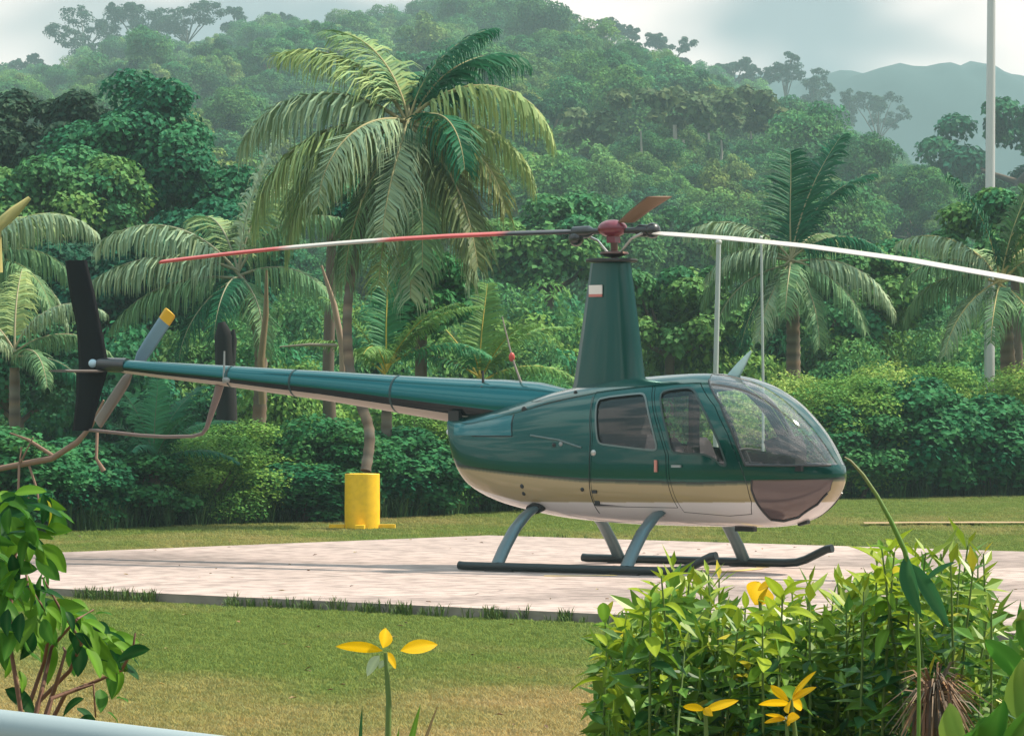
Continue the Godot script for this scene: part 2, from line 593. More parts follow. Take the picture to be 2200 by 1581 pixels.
func _ready() -> void:
	rng.seed = 20240
	noise.seed = 5
	noise.frequency = 0.012
	noise.fractal_octaves = 4
	# ---------------- camera, sky, sun, exposure
	var cam := Camera3D.new()
	cam.name = "camera"
	cam.fov = rad_to_deg(2.0 * atan(790.5 / F))
	cam.position = Vector3(0, 1.6, 0)
	cam.rotation.x = atan(66.5 / F)
	cam.near = 0.5
	cam.far = 6000.0
	add_child(cam)
	var env := Environment.new()
	env.background_mode = Environment.BG_SKY
	env.sky = Sky.new()
	var pano := PanoramaSkyMaterial.new()
	pano.panorama = sky_picture()
	env.sky.sky_material = pano
	env.background_energy_multiplier = 0.80
	env.tonemap_mode = Environment.TONE_MAPPER_LINEAR
	env.tonemap_exposure = 1.45
	env.sdfgi_enabled = true
	env.ssao_enabled = true
	env.ssil_enabled = true
	env.fog_enabled = true
	env.fog_density = 0.00055
	env.fog_light_color = Color(0.79, 0.93, 0.95)
	var we := WorldEnvironment.new()
	we.name = "environment"
	we.environment = env
	add_child(we)
	var sun := DirectionalLight3D.new()
	sun.name = "sun"
	sun.light_energy = 1.6
	sun.light_color = Color(1.0, 0.94, 0.85)
	sun.light_angular_distance = 1.5
	sun.shadow_enabled = true
	add_child(sun)
	sun.look_at_from_position(Vector3.ZERO, -Vector3(0.55, 0.80, -0.14), Vector3.UP)

	leaf_mat = vmat(0.6, 0.7, 0.22)
	frond_mat = vmat(0.55, 0.6, 0.3)
	bark_mat = mat(0.10, 0.075, 0.055, 0.9)
	bark_v = vmat(0.9)
	near_leaf = vmat(0.5, 0.9, 0.25)
	build_setting()
	build_forest()
	build_midground()
	build_helicopter()
	build_yard()
	build_foreground()

# ------------------------------------------------------------------ setting
var pad_far := Vector3(-0.27, 0, -46.1)
var e1 := Vector3(0.755, 0, 0.656)
var e2 := Vector3(-0.656, 0, 0.755)

func dry(x: float, z: float) -> float:
	var f := noise.get_noise_2d(x * 14.0 + 40.0, z * 7.0) * 0.5 + 0.5
	var g := noise.get_noise_2d(x * 60.0 + 9.0, z * 40.0) * 0.5 + 0.5
	var near := smoothstep(-25.0, -20.5, z) * 0.75
	return clampf((f - 0.45) * 1.5 + (g - 0.5) * 0.7 + near, 0.0, 1.0)

func lawn_col(x: float, z: float) -> Color:
	return Color(0.155, 0.205, 0.058).lerp(Color(0.36, 0.27, 0.14), dry(x, z))

func on_pad(p: Vector3, grow := 0.0) -> bool:
	var q := p - pad_far
	var a := q.dot(e1)
	var b := q.dot(e2)
	return a > -grow and a < 18.0 + grow and b > -grow and b < 12.1 + grow

func build_setting() -> void:
	# wide ground
	var g := MB.new()
	g.quad(Vector3(-600, -0.35, 60), Vector3(600, -0.35, 60), Vector3(600, -0.35, -1150), Vector3(-600, -0.35, -1150), Vector3.UP, Color(0.05, 0.085, 0.035))
	tag(put("ground", g.commit(vmat(0.95))), "flat green ground running under the trees to the horizon", "ground", "", "structure")
	# lawn
	var l := MB.new()
	var rows: Array = []; var nr: Array = []; var cs: Array = []
	for k in 150:
		var z := 6.0 - k * 0.6
		var r := PackedVector3Array(); var n := PackedVector3Array(); var c := PackedColorArray()
		for j in 81:
			var x := -24.0 + j * 0.6
			r.push_back(Vector3(x, -0.075 + noise.get_noise_2d(x * 9.0, z * 9.0) * 0.03, z)); n.push_back(Vector3.UP); c.push_back(lawn_col(x, z))
		rows.push_back(r); nr.push_back(n); cs.push_back(c)
	l.grid(rows, nr, Color.WHITE, cs)
	var lm := vmat(0.95, 0.0, 0.2)
	lm.albedo_texture = noise_tex(0.05, [Color(0.55, 0.6, 0.5), Color(0.8, 0.82, 0.75), Color(1, 1, 0.95)], 4)
	lm.uv1_triplanar = true
	lm.uv1_world_triplanar = true
	lm.uv1_scale = Vector3(0.9, 0.9, 0.9)
	lm.normal_enabled = true
	lm.normal_texture = bump_tex(0.08, 6)
	lm.normal_scale = 0.8
	tag(put("lawn", l.commit(lm)), "mown lawn with dry patches round the landing pad", "lawn", "", "structure")
	# grass blades
	var gm := vmat(0.8, 0.8, 0.12)
	var tuft := LB.new()
	for k in 16:
		var a := rng.randf() * TAU
		var b := Vector3(rng.randfn(0, 0.035), 0, rng.randfn(0, 0.035))
		var h := rng.randf_range(0.014, 0.034)
		var ln := Vector3(cos(a), 0, sin(a)) * rng.randf_range(0.0, 0.035)
		var s := Vector3(-sin(a), 0, cos(a))
		tuft.strip(PackedVector3Array([b, b + ln * 0.4 + Vector3.UP * h * 0.6, b + ln + Vector3.UP * h]), s, PackedFloat32Array([0.003, 0.0025, 0.0004]), shade(Color(1.05, 1.1, 1.0), 0.3))
	var tm := tuft.commit(gm)
	var xf: Array = []; var cols: Array = []
	while xf.size() < 110000:
		var far := rng.randf() < 0.35
		var d := rng.randf_range(45.0, 70.0) if far else rng.randf_range(17.0, 47.0)
		var p := Vector3(rng.randf_range(-0.15, 0.15) * d, 0, -d)
		if on_pad(p, 0.02): continue
		var s := rng.randf_range(0.45, 0.85) * (1.3 if far else 1.0)
		p.y = -0.075 + noise.get_noise_2d(p.x * 9.0, p.z * 9.0) * 0.03
		xf.push_back(Transform3D(Basis(Vector3.UP, rng.randf() * TAU).scaled(Vector3(s * 1.3, s, s * 1.3)), p))
		cols.push_back(shade(lawn_col(p.x, p.z) * 1.3, 0.10))
	many("grass", tm, xf, cols, "short grass blades over the lawn round the pad", "grass")
	# taller weeds along the near edge of the pad
	var weed := LB.new()
	for k in 14:
		var a := rng.randf() * TAU
		var b := Vector3(rng.randfn(0, 0.03), 0, rng.randfn(0, 0.03))
		var h := rng.randf_range(0.06, 0.14)
		var ln := Vector3(cos(a), 0, sin(a)) * rng.randf_range(0.02, 0.08)
		weed.strip(PackedVector3Array([b, b + ln * 0.4 + Vector3.UP * h * 0.7, b + ln + Vector3.UP * h]), Vector3(-sin(a), 0, cos(a)), PackedFloat32Array([0.005, 0.005, 0.0005]), shade(Color(0.09, 0.15, 0.035), 0.3))
	xf = []
	for k in 620:
		var s := rng.randf_range(0.0, 18.0)
		if noise.get_noise_2d(s * 60.0, 3.0) < -0.05: continue
		var p := pad_far + e2 * (12.1 + rng.randf_range(0.0, 0.12)) + e1 * s
		if rng.randf() < 0.35: p = pad_far - (e2 * rng.randf_range(0.02, 0.1)) + e1 * s
		p.y = -0.075
		xf.push_back(Transform3D(Basis(Vector3.UP, rng.randf() * TAU).scaled(Vector3.ONE * rng.randf_range(0.4, 1.0)), p))
	many("edge_grass", weed.commit(vmat(0.7, 0.4, 0.3)), xf, [], "longer grass growing along the edges of the concrete pad", "grass")
	# worn track across the lawn beyond the pad
	var tr := MB.new()
	rows = []; nr = []
	for k in 40:
		var x := 4.6 + k * 0.3
		var z := -51.6 - 0.45 * (x - 6.0) * 0.4 + noise.get_noise_2d(x * 30.0, 2.0) * 0.4
		var w := 0.22 + noise.get_noise_2d(x * 50.0, 9.0) * 0.15
		rows.push_back(PackedVector3Array([Vector3(x, -0.02, z - w), Vector3(x, -0.012, z), Vector3(x, -0.02, z + w)]))
		nr.push_back(PackedVector3Array([Vector3.UP, Vector3.UP, Vector3.UP]))
	tr.grid(rows, nr)
	tag(put("dirt_track", tr.commit(mat(0.36, 0.24, 0.14, 0.95))), "narrow worn track of bare earth across the lawn beyond the pad", "path", "", "structure")
	# landing pad: a square slab standing a little above the lawn
	var pd := MB.new()
	rows = []; nr = []; cs = []
	for a in 97:
		var r := PackedVector3Array(); var n := PackedVector3Array(); var c := PackedColorArray()
		for b in 97:
			var u := a / 96.0 * 18.0
			var w := b / 96.0 * 12.1
			var p := pad_far + e1 * u + e2 * w
			var s1 := noise.get_noise_2d(p.x * 4.0, p.z * 13.0 + 90.0)
			var s2 := noise.get_noise_2d(p.x * 40.0 + 50.0, p.z * 50.0)
			var s3 := noise.get_noise_2d(p.x * 11.0 + 200.0, p.z * 16.0)
			var k := 1.0 + s1 * 0.30 + s2 * 0.05 - smoothstep(0.05, 0.4, s3) * 0.34
			r.push_back(p); n.push_back(Vector3.UP); c.push_back(Color(0.415 * k, 0.33 * k, 0.305 * k))
		rows.push_back(r); nr.push_back(n); cs.push_back(c)
	pd.grid(rows, nr, Color.WHITE, cs)
	var cn := [pad_far, pad_far + e1 * 18.0, pad_far + e1 * 18.0 + e2 * 12.1, pad_far + e2 * 12.1]
	for k in 4:
		var a: Vector3 = cn[k]
		var b: Vector3 = cn[(k + 1) % 4]
		var o := (a + b) * 0.5 - (pad_far + e1 * 9.0 + e2 * 6.05)
		pd.quad(a, b, b + Vector3.DOWN * 0.3, a + Vector3.DOWN * 0.3, o, Color(0.30, 0.26, 0.23))
	var pm := vmat(0.85, 0.0, 0.4)
	pm.albedo_texture = noise_tex(0.03, [Color(0.82, 0.82, 0.82), Color(0.94, 0.94, 0.94), Color(1, 1, 1)], 8)
	pm.uv1_triplanar = true
	pm.uv1_world_triplanar = true
	pm.uv1_scale = Vector3(0.21, 0.21, 0.21)
	pm.normal_enabled = true
	pm.normal_texture = bump_tex(0.09, 12)
	pm.normal_scale = 0.15
	tag(put("landing_pad", pd.commit(pm)), "pale pinkish concrete landing pad under the helicopter", "pavement", "", "structure")
	var jt := MB.new()
	for k in [1, 2]:
		for q in [[e1, e2, 18.0, 12.1], [e2, e1, 12.1, 18.0]]:
			var u: Vector3 = q[0]
			var w: Vector3 = q[1]
			var a: Vector3 = pad_far + u * (float(q[2]) * k / 3.0) + Vector3.UP * 0.004
			for j in 40:
				var p0: Vector3 = a + w * (float(q[3]) * j / 40.0)
				var p1: Vector3 = a + w * (float(q[3]) * (j + 1) / 40.0)
				var t0 := 0.009 + 0.006 * noise.get_noise_2d(j * 30.0, k * 50.0)
				jt.quad(p0 - u * t0, p0 + u * t0, p1 + u * t0, p1 - u * t0, Vector3.UP)
	for k in 5:
		var p := pad_far + e1 * rng.randf_range(1.0, 11.0) + e2 * rng.randf_range(1.0, 11.0) + Vector3.UP * 0.004
		var d := rng.randf() * TAU
		for j in 22:
			d += rng.randf_range(-0.5, 0.5)
			var nx := p + Vector3(cos(d), 0, sin(d)) * 0.12
			var sd := Vector3(-sin(d), 0, cos(d)) * 0.004
			jt.quad(p - sd, p + sd, nx + sd, nx - sd, Vector3.UP)
			p = nx
	tag(put("pad_joints", jt.commit(mat(0.10, 0.085, 0.08, 0.95))), "dark filled joints and cracks in the concrete pad", "marking", "", "structure")
	var litter := LB.new()
	for k in 150:
		var d := rng.randf_range(17.5, 48.0)
		var p := Vector3(rng.randf_range(-0.14, 0.14) * d, 0.012, -d)
		if not on_pad(p): p.y = -0.035
		var ax := (rv() * Vector3(1, 0.15, 1)).normalized()
		var ll := rng.randf_range(0.03, 0.075)
		litter.leaf(p, ax, ax.cross(Vector3.UP).normalized(), ll, ll * 0.25, Vector3.UP * 0.008, shade([Color(0.20, 0.12, 0.05), Color(0.32, 0.24, 0.07), Color(0.12, 0.07, 0.04)][rng.randi() % 3], 0.3))
	tag(put("fallen_leaves", litter.commit(vmat(0.8))), "scattered dry fallen leaves on the lawn and pad", "leaves", "", "stuff")
	# worn yellow circle on it
	var yc := MB.new()
	var mid := pad_far + e1 * 6.0 + e2 * 6.05
	for k in 120:
		var a := TAU * k / 120.0
		if noise.get_noise_2d(k * 9.0, 77.0) < 0.02 or cos(a) < -0.2: continue
		var b := TAU * (k + 1) / 120.0
		var o1 := Vector3(cos(a), 0, sin(a)); var o2 := Vector3(cos(b), 0, sin(b))
		yc.quad(mid + o1 * 2.05 + Vector3.UP * 0.004, mid + o1 * 2.17 + Vector3.UP * 0.004, mid + o2 * 2.17 + Vector3.UP * 0.004, mid + o2 * 2.05 + Vector3.UP * 0.004, Vector3.UP)
	tag(put("painted_circle", yc.commit(mat(0.62, 0.45, 0.16, 0.8))), "worn yellow touchdown circle painted on the concrete", "marking", "", "structure")
	# forested hill
	var h := MB.new()
	rows = []; nr = []
	for a in 92:
		var z := -100.0 - a * 8.0
		var r := PackedVector3Array(); var n := PackedVector3Array()
		for b in 121:
			var x := -240.0 + b * 4.0
			r.push_back(Vector3(x, hill_h(x, z), z))
			n.push_back(Vector3(hill_h(x - 2, z) - hill_h(x + 2, z), 4.0, hill_h(x, z - 2) - hill_h(x, z + 2)).normalized())
		rows.push_back(r); nr.push_back(n)
	h.grid(rows, nr, Color(0.03, 0.055, 0.025))
	tag(put("hill", h.commit(vmat(0.95))), "steep hillside covered in jungle behind the landing pad", "hill", "", "structure")
	# far mountain
	var f := MB.new()
	rows = []; nr = []
	var mt := [[-900, 640], [200, 520], [900, 330], [1300, 215], [1560, 152], [1700, 168], [1820, 152], [1900, 137], [2000, 134], [2120, 143], [2300, 168], [2700, 260], [3400, 420]]
	for a in 40:
		var z := -880.0 - a * 5.0
		var r := PackedVector3Array(); var n := PackedVector3Array()
		for b in 141:
			var x := -180.0 + b * 3.0
			var top := 1.6 + (857.0 - interp(mt, 1100.0 + x * F / 975.0)) * 975.0 / F
			var s := sin(PI * clampf(a / 39.0, 0, 1))
			var hh := top * s + noise.get_noise_2d(x * 1.8, z * 1.8) * 5.0 * s + noise.get_noise_2d(x * 10.0, z * 10.0) * 1.4 * s
			r.push_back(Vector3(x, hh - 1.0, z)); n.push_back(Vector3.UP)
		rows.push_back(r)
	for a in 40:
		var n := PackedVector3Array()
		for b in 141:
			var du: Vector3 = rows[mini(a + 1, 39)][b] - rows[maxi(a - 1, 0)][b]
			var dv: Vector3 = rows[a][mini(b + 1, 140)] - rows[a][maxi(b - 1, 0)]
			var q := du.cross(dv).normalized()
			n.push_back(q if q.y > 0 else -q)
		nr.push_back(n)
	f.grid(rows, nr, Color(0.015, 0.05, 0.055))  # haze blue mixed into the slope colour
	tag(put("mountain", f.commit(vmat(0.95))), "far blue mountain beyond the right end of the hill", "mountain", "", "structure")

# ------------------------------------------------------------------ jungle on the hill
func build_forest() -> void:
	var kinds: Array = []
	var fm := vmat(0.7, 0.7, 0.15)
	var pal := [[Color(0.035, 0.15, 0.06), Color(0.09, 0.23, 0.07)], [Color(0.06, 0.18, 0.06), Color(0.14, 0.27, 0.075)], [Color(0.025, 0.12, 0.06), Color(0.06, 0.18, 0.07)], [Color(0.09, 0.21, 0.065), Color(0.19, 0.29, 0.08)]]
	for k in 5:
		var lb := LB.new()
		var q: Array = pal[k % 4]
		var rr := [Vector3(3.4, 2.3, 3.4), Vector3(3.0, 3.4, 3.0), Vector3(4.2, 2.0, 4.2), Vector3(2.4, 2.8, 2.4), Vector3(3.2, 3.6, 3.2)]
		var r: Vector3 = rr[k]
		crown(lb, Vector3(0, 5.2, 0), r, 34, 9500, 0.25, q[0], q[1], -0.6, 0.4, 0.34)
		for j in 9: # pale trunk and limbs
			var a := rng.randf() * TAU
			var p := Vector3(cos(a), 0, sin(a)) * (0.1 if j == 0 else r.x * 0.55)
			lb.strip(PackedVector3Array([Vector3(0, -2.0 if j == 0 else 3.0, 0), Vector3(p.x, 4.2 + rng.randf() * 2.0, p.z)]), Vector3(1, 0, 0.3).normalized(), PackedFloat32Array([0.14, 0.07]), Color(0.2, 0.18, 0.14))
		kinds.push_back(lb.commit(fm))
	var lists: Array = [[], [], [], [], []]
	var tints: Array = [[], [], [], [], []]
	var d := 112.0
	while d < 690.0:
		var half := d * 0.142 + 22.0
		var x := -half
		while x < half:
			var px := x + rng.randf_range(-2.5, 2.5)
			var pz := -d + rng.randf_range(-2.6, 2.6)
			var zone := noise.get_noise_2d(px * 3.0 + 300.0, pz * 3.0)
			var k := clampi(int((zone * 1.6 + 0.5) * 5.0 + rng.randf_range(-1.0, 1.0)), 0, 4)
			var s := rng.randf_range(0.6, 1.15) * lerpf(0.42, 0.98, clampf((d - 110.0) / 400.0, 0, 1))
			if rng.randf() < 0.08: s *= 1.35
			# the canopy keeps below the open skyline; only the ridge trees rise over it
			var foot := hill_h(px, pz) - 1.2
			var most := 1.6 + (857.0 - interp(skyline, 1100.0 - px / pz * F) - rng.randf_range(0.0, 25.0)) * -pz / F
			s = minf(s, (most - foot) / 8.4)
			if s < 0.3:
				x += 5.0 * lerpf(0.5, 1.0, clampf((d - 110.0) / 400.0, 0, 1))
				continue
			lists[k].push_back(Transform3D(Basis(Vector3.UP, rng.randf() * TAU).scaled(Vector3(s, s * rng.randf_range(0.8, 1.25), s)), Vector3(px, hill_h(px, pz) - 1.2, pz)))
			var c := rng.randf_range(0.75, 1.3)
			tints[k].push_back(Color(c * rng.randf_range(0.85, 1.2), c, c * rng.randf_range(0.85, 1.1)))
			x += 5.0 * lerpf(0.5, 1.0, clampf((d - 110.0) / 400.0, 0, 1))
		d += 5.4 * lerpf(0.55, 1.0, clampf((d - 110.0) / 400.0, 0, 1))
	for j in 170: # unseen jungle behind the photographer, added to darken what the hull reflects
		var a := rng.randf_range(-1.35, 1.35)
		var rad := rng.randf_range(26.0, 44.0)
		var k := rng.randi() % 5
		var sc := rng.randf_range(0.8, 1.5)
		lists[k].push_back(Transform3D(Basis(Vector3.UP, rng.randf() * TAU).scaled(Vector3(sc, sc, sc)), Vector3(sin(a) * rad * 1.2, -0.4 - rng.randf() * 2.0, cos(a) * rad - 4.0)))
		tints[k].push_back(Color(0.9, 0.9, 0.9))
	var words := ["round crowned jungle trees covering the hillside", "tall domed jungle trees covering the hillside", "flat topped dark jungle trees covering the hillside", "slim pale green jungle trees covering the hillside", "large mixed green jungle trees covering the hillside"]
	for k in 5: many("forest", kinds[k], lists[k], tints[k], words[k], "forest")
	# trees that stand out against the sky on the ridge
	var ridge := [[60, 110, 7.0, 0, "small ragged tree at the left end of the ridge, leftmost against the sky"], [190, 10, 11.0, 0, "tall open crowned tree on the ridge, second from the left against the sky"], [292, 5, 10.5, 1, "bushy tree on the ridge, third from the left against the sky"], [400, 0, 11.5, 0, "broad spreading tree on the ridge, fourth from the left with sky holes in it"],
		[512, 8, 7.0, 2, "flat topped thin tree on the ridge, fifth from the left against the sky"], [585, 12, 5.5, 2, "small flat topped tree on the ridge just left of the big palm"], [1195, 8, 5.0, 1, "small round tree on the ridge right above the summit slope"], [1295, 35, 5.5, 2, "low flat tree breaking the ridge line right of the summit"],
		[1352, 50, 5.0, 0, "small bushy tree on the ridge halfway down the right slope"], [1440, 62, 7.0, 0, "larger clumped tree standing clear on the ridge above the red rotor hub"], [1572, 118, 6.5, 2, "thin leaning tree on the ridge left of the square topped one"], [1625, 122, 6.5, 2, "lacy thin tree on the ridge beside the square topped one"],
		[1690, 118, 7.5, 3, "narrow square topped tree on the right part of the ridge"], [1750, 152, 8.0, 1, "pale rounded tree on the right part of the ridge before the blue mountain"], [1815, 192, 8.0, 2, "wind swept tree near the right end of the ridge"], [1890, 196, 9.0, 2, "last tall tree at the right end of the ridge before the blue mountain"]]
	for q in ridge:
		var dd := 632.0
		var top := spot(q[0], q[1], dd)
		var at := Vector3(top.x, hill_h(top.x, -dd) - 1.0, -dd)
		var H: float = maxf(top.y - at.y, 4.0)
		var W: float = q[2] * 0.5
		var t := thing("ridge_tree", q[4], "tree", at, "trees along the ridge against the sky")
		var lb := LB.new()
		var mb := MB.new()
		var ln := rng.randf_range(-0.8, 0.8)
		mb.tube([Vector3.ZERO, Vector3(ln * 0.4, H * 0.45, 0), Vector3(ln, H * 0.7, 0)], [0.28, 0.2, 0.14], 6)
		var nl: int = [12, 15, 9, 6][q[3]]
		for k in nl:
			var a := rng.randf() * TAU
			var rad := W * sqrt(rng.randf_range(0.05, 1.0)) * (0.45 if q[3] == 3 else 1.0)
			var y := H * (rng.randf_range(0.5, 0.95) if q[3] != 2 else rng.randf_range(0.66, 0.94))
			if q[3] == 3: y = H * rng.randf_range(0.75, 0.98)
			var m := Vector3(ln + cos(a) * rad, y, sin(a) * rad * 0.7)
			mb.tube([Vector3(ln * 0.7, H * 0.55, 0), m.lerp(Vector3(ln, H * 0.6, 0), 0.4), m], [0.12, 0.09, 0.04], 5)
			crown(lb, m, Vector3(1.7, 1.1, 1.7) * (W / 4.2) * rng.randf_range(0.7, 1.25), 6, 520, 0.36, Color(0.012, 0.05, 0.03), Color(0.03, 0.08, 0.04), -0.8, 0.42, 0.55)
		put("crown", lb.commit(leaf_mat), t)
		put("trunk", mb.commit(bark_mat), t)
	# pale bare trunks on the hillside
	var tk := [[1448, 268, 392, 0.30], [1466, 300, 380, 0.22], [1506, 290, 362, 0.16], [1521, 285, 372, 0.16], [1548, 300, 358, 0.14], [1612, 282, 352, 0.13], [1624, 300, 350, 0.13], [1375, 280, 405, 0.14], [1260, 335, 420, 0.14], [1235, 420, 540, 0.14]]
	var tw := ["thickest pale bare trunk on the hillside, leftmost of its stand", "second pale trunk in the hillside stand, close beside the thickest", "thin pale trunk in the middle of the hillside stand, left of a pair", "thin pale trunk in the middle of the hillside stand, right of a pair", "short pale trunk right of the pair in the hillside stand", "pale trunk at the right edge of the dark hollow, left of two", "pale trunk at the right edge of the dark hollow, right of two", "lone thin trunk on the slope above the brown blade", "lone thin trunk on the slope left above the rotor hub", "low thin trunk on the slope left of the rotor hub"]
	for k in tk.size():
		var dd := 300.0
		var a := spot(tk[k][0], tk[k][2], dd)
		var b := spot(tk[k][0] + 2, tk[k][1], dd)
		while dd < 640.0 and hill_h(a.x, -dd) + 2.0 < a.y:
			dd += 4.0
			a = spot(tk[k][0], tk[k][2], dd); b = spot(tk[k][0] + 2, tk[k][1], dd)
		dd -= 42.0
		a = spot(tk[k][0], tk[k][2], dd); b = spot(tk[k][0] + 2, tk[k][1], dd)
		var t := thing("bare_trunk_tree", tw[k], "tree", Vector3(a.x, hill_h(a.x, -dd), -dd), "pale bare trunks on the hillside")
		var mb := MB.new()
		var w: float = tk[k][3] * dd / 400.0
		mb.tube([Vector3(0, -1, 0), a - t.position, (a + b) * 0.5 - t.position + Vector3(0.1, 0, 0), b - t.position], [w * 1.1, w, w * 0.9, w * 0.7], 7)
		put("trunk", mb.commit(mat(0.34, 0.31, 0.27, 0.9)), t)
		var lb := LB.new()
		crown(lb, b - t.position + Vector3(0, 1.6, 0), Vector3(2.2, 1.5, 2.2), 6, 700, 0.5, Color(0.06, 0.11, 0.045), Color(0.10, 0.15, 0.06), -0.6)
		put("crown", lb.commit(leaf_mat), t)

# ------------------------------------------------------------------ trees, palms and hedge behind the pad
func build_midground() -> void:
	var dk := Color(0.010, 0.105, 0.06)
	var md := Color(0.04, 0.19, 0.075)
	var lt := Color(0.14, 0.28, 0.07)
	# broadleaf trees of the left
	var list := [
		[330, 370, 84.0, Vector3(2.0, 2.1, 1.8), 26, 9000, dk, md, "large dark teal broadleaf tree, tallest behind the helicopter's tail"],
		[100, 330, 90.0, Vector3(1.9, 1.6, 1.6), 20, 6500, Color(0.014, 0.05, 0.03), Color(0.035, 0.08, 0.04), "dark tree at the left edge above the arching palm fronds"],
		[120, 480, 80.0, Vector3(1.7, 1.5, 1.4), 20, 6500, md, lt, "olive green tree at the left edge lower than the dark tree"],
		[440, 600, 74.0, Vector3(1.5, 1.4, 1.2), 20, 6500, dk, md, "dark leafy tree between the large teal tree and the leaning palm"],
		[230, 640, 70.0, Vector3(1.7, 1.3, 1.2), 18, 6500, dk, Color(0.02, 0.085, 0.045), "dark tree straight behind the upper tail fin"],
		[712, 440, 66.0, Vector3(0.55, 1.0, 0.5), 12, 2200, dk, md, "narrow dark tree behind the fronds of the big palm"],
		[905, 650, 58.0, Vector3(0.75, 0.75, 0.6), 14, 4200, Color(0.02, 0.15, 0.045), Color(0.06, 0.2, 0.06), "small bright green tree to the left of the rotor mast"],
		[2190, 330, 260.0, Vector3(6.5, 3.5, 5.0), 16, 4000, dk, md, "dark rounded tree beside the tall lamp pole at the right edge"],
		[1830, 640, 84.0, Vector3(2.0, 1.4, 1.5), 18, 5200, md, lt, "light green bushy tree between the two right hand palms"],
		[1440, 690, 80.0, Vector3(1.7, 1.3, 1.4), 18, 5200, md, lt, "light green bushy tree just right of the rotor mast"],
		[2180, 500, 80.0, Vector3(1.5, 0.95, 1.0), 16, 5000, md, lt, "light green treetop around the lamp pole at the right edge"],
		[1180, 560, 100.0, Vector3(2.2, 1.6, 1.6), 18, 5200, md, lt, "pale green tree seen between the big palm and the rotor hub"],
		[40, 820, 62.0, Vector3(1.3, 1.2, 1.0), 16, 4500, Color(0.02, 0.07, 0.03), md, "dark bush like tree low at the left edge behind the tail fin"]]
	for q in list:
		var m := spot(q[0], q[1], q[2])
		var at := Vector3(m.x, hill_h(m.x, m.z) if q[2] > 110.0 else -0.1, m.z)
		broad_tree("broadleaf_tree", q[8], at, m, q[3], q[4], q[5] * 3, 0.0016 * q[2] if q[2] < 200.0 else 0.4, q[6], q[7], "broadleaf trees behind the pad")
	# mass of undergrowth filling the ground between and behind them
	var um := vmat(0.6, 0.7, 0.2)
	for k in 3:
		var lb := LB.new()
		crown(lb, Vector3(0, 0.9, 0), Vector3(1.3, 1.1, 1.1), 24, 7000, 0.11, [dk, md, Color(0.07, 0.20, 0.05)][k], [md, lt, Color(0.19, 0.34, 0.07)][k], -0.9, [0.4, 0.22, 0.3][k], 0.36)
		var xf: Array = []; var cl: Array = []
		for j in 190:
			var d := rng.randf_range(66.0, 122.0)
			var x := rng.randf_range(-0.15, 0.15) * d
			if x / d > 0.03: d = rng.randf_range(80.0, 122.0)
			var leftness := clampf(0.5 - x / (0.26 * d), 0.0, 1.0)
			if k == 0 and rng.randf() > leftness: continue
			if k == 2 and rng.randf() < leftness: continue
			var s := rng.randf_range(0.7, 1.3) * lerpf(0.85, 1.4, (d - 64.0) / 58.0)
			xf.push_back(Transform3D(Basis(Vector3.UP, rng.randf() * TAU).scaled(Vector3(s, s * rng.randf_range(0.8, 1.5), s)), Vector3(x, maxf(-0.1, hill_h(x, -d)), -d)))
			var t := rng.randf_range(0.8, 1.25)
			cl.push_back(Color(t, t, t))
		many("undergrowth", lb.commit(um), xf, cl, ["dark", "mid green narrow leaved", "pale green"][k] + " undergrowth massed behind the hedge and palms", "undergrowth")
	# ---- palms
	var pa := Color(0.13, 0.25, 0.11)
	var pb := Color(0.27, 0.37, 0.14)
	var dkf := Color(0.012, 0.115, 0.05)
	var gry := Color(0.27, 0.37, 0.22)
	var D := 51.5
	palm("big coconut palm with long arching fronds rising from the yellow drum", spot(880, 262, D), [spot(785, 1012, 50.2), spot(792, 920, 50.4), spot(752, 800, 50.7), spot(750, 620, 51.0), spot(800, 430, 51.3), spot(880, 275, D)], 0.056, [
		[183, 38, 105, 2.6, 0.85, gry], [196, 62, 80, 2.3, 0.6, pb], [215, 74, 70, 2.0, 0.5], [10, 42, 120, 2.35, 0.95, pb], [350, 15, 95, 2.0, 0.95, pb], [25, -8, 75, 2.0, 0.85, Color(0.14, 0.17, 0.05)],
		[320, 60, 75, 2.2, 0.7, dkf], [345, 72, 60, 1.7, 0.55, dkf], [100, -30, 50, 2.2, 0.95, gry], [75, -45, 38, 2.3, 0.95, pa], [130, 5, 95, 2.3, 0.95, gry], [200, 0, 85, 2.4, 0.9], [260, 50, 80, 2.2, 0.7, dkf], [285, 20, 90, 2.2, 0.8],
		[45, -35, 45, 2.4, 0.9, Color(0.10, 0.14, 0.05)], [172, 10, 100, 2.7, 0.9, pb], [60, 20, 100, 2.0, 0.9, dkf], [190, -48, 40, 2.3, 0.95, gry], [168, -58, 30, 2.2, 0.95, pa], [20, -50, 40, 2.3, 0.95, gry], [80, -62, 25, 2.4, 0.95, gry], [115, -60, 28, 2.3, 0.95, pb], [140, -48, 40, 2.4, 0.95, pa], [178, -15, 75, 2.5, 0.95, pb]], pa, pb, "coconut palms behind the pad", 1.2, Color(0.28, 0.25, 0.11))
	D = 74.0
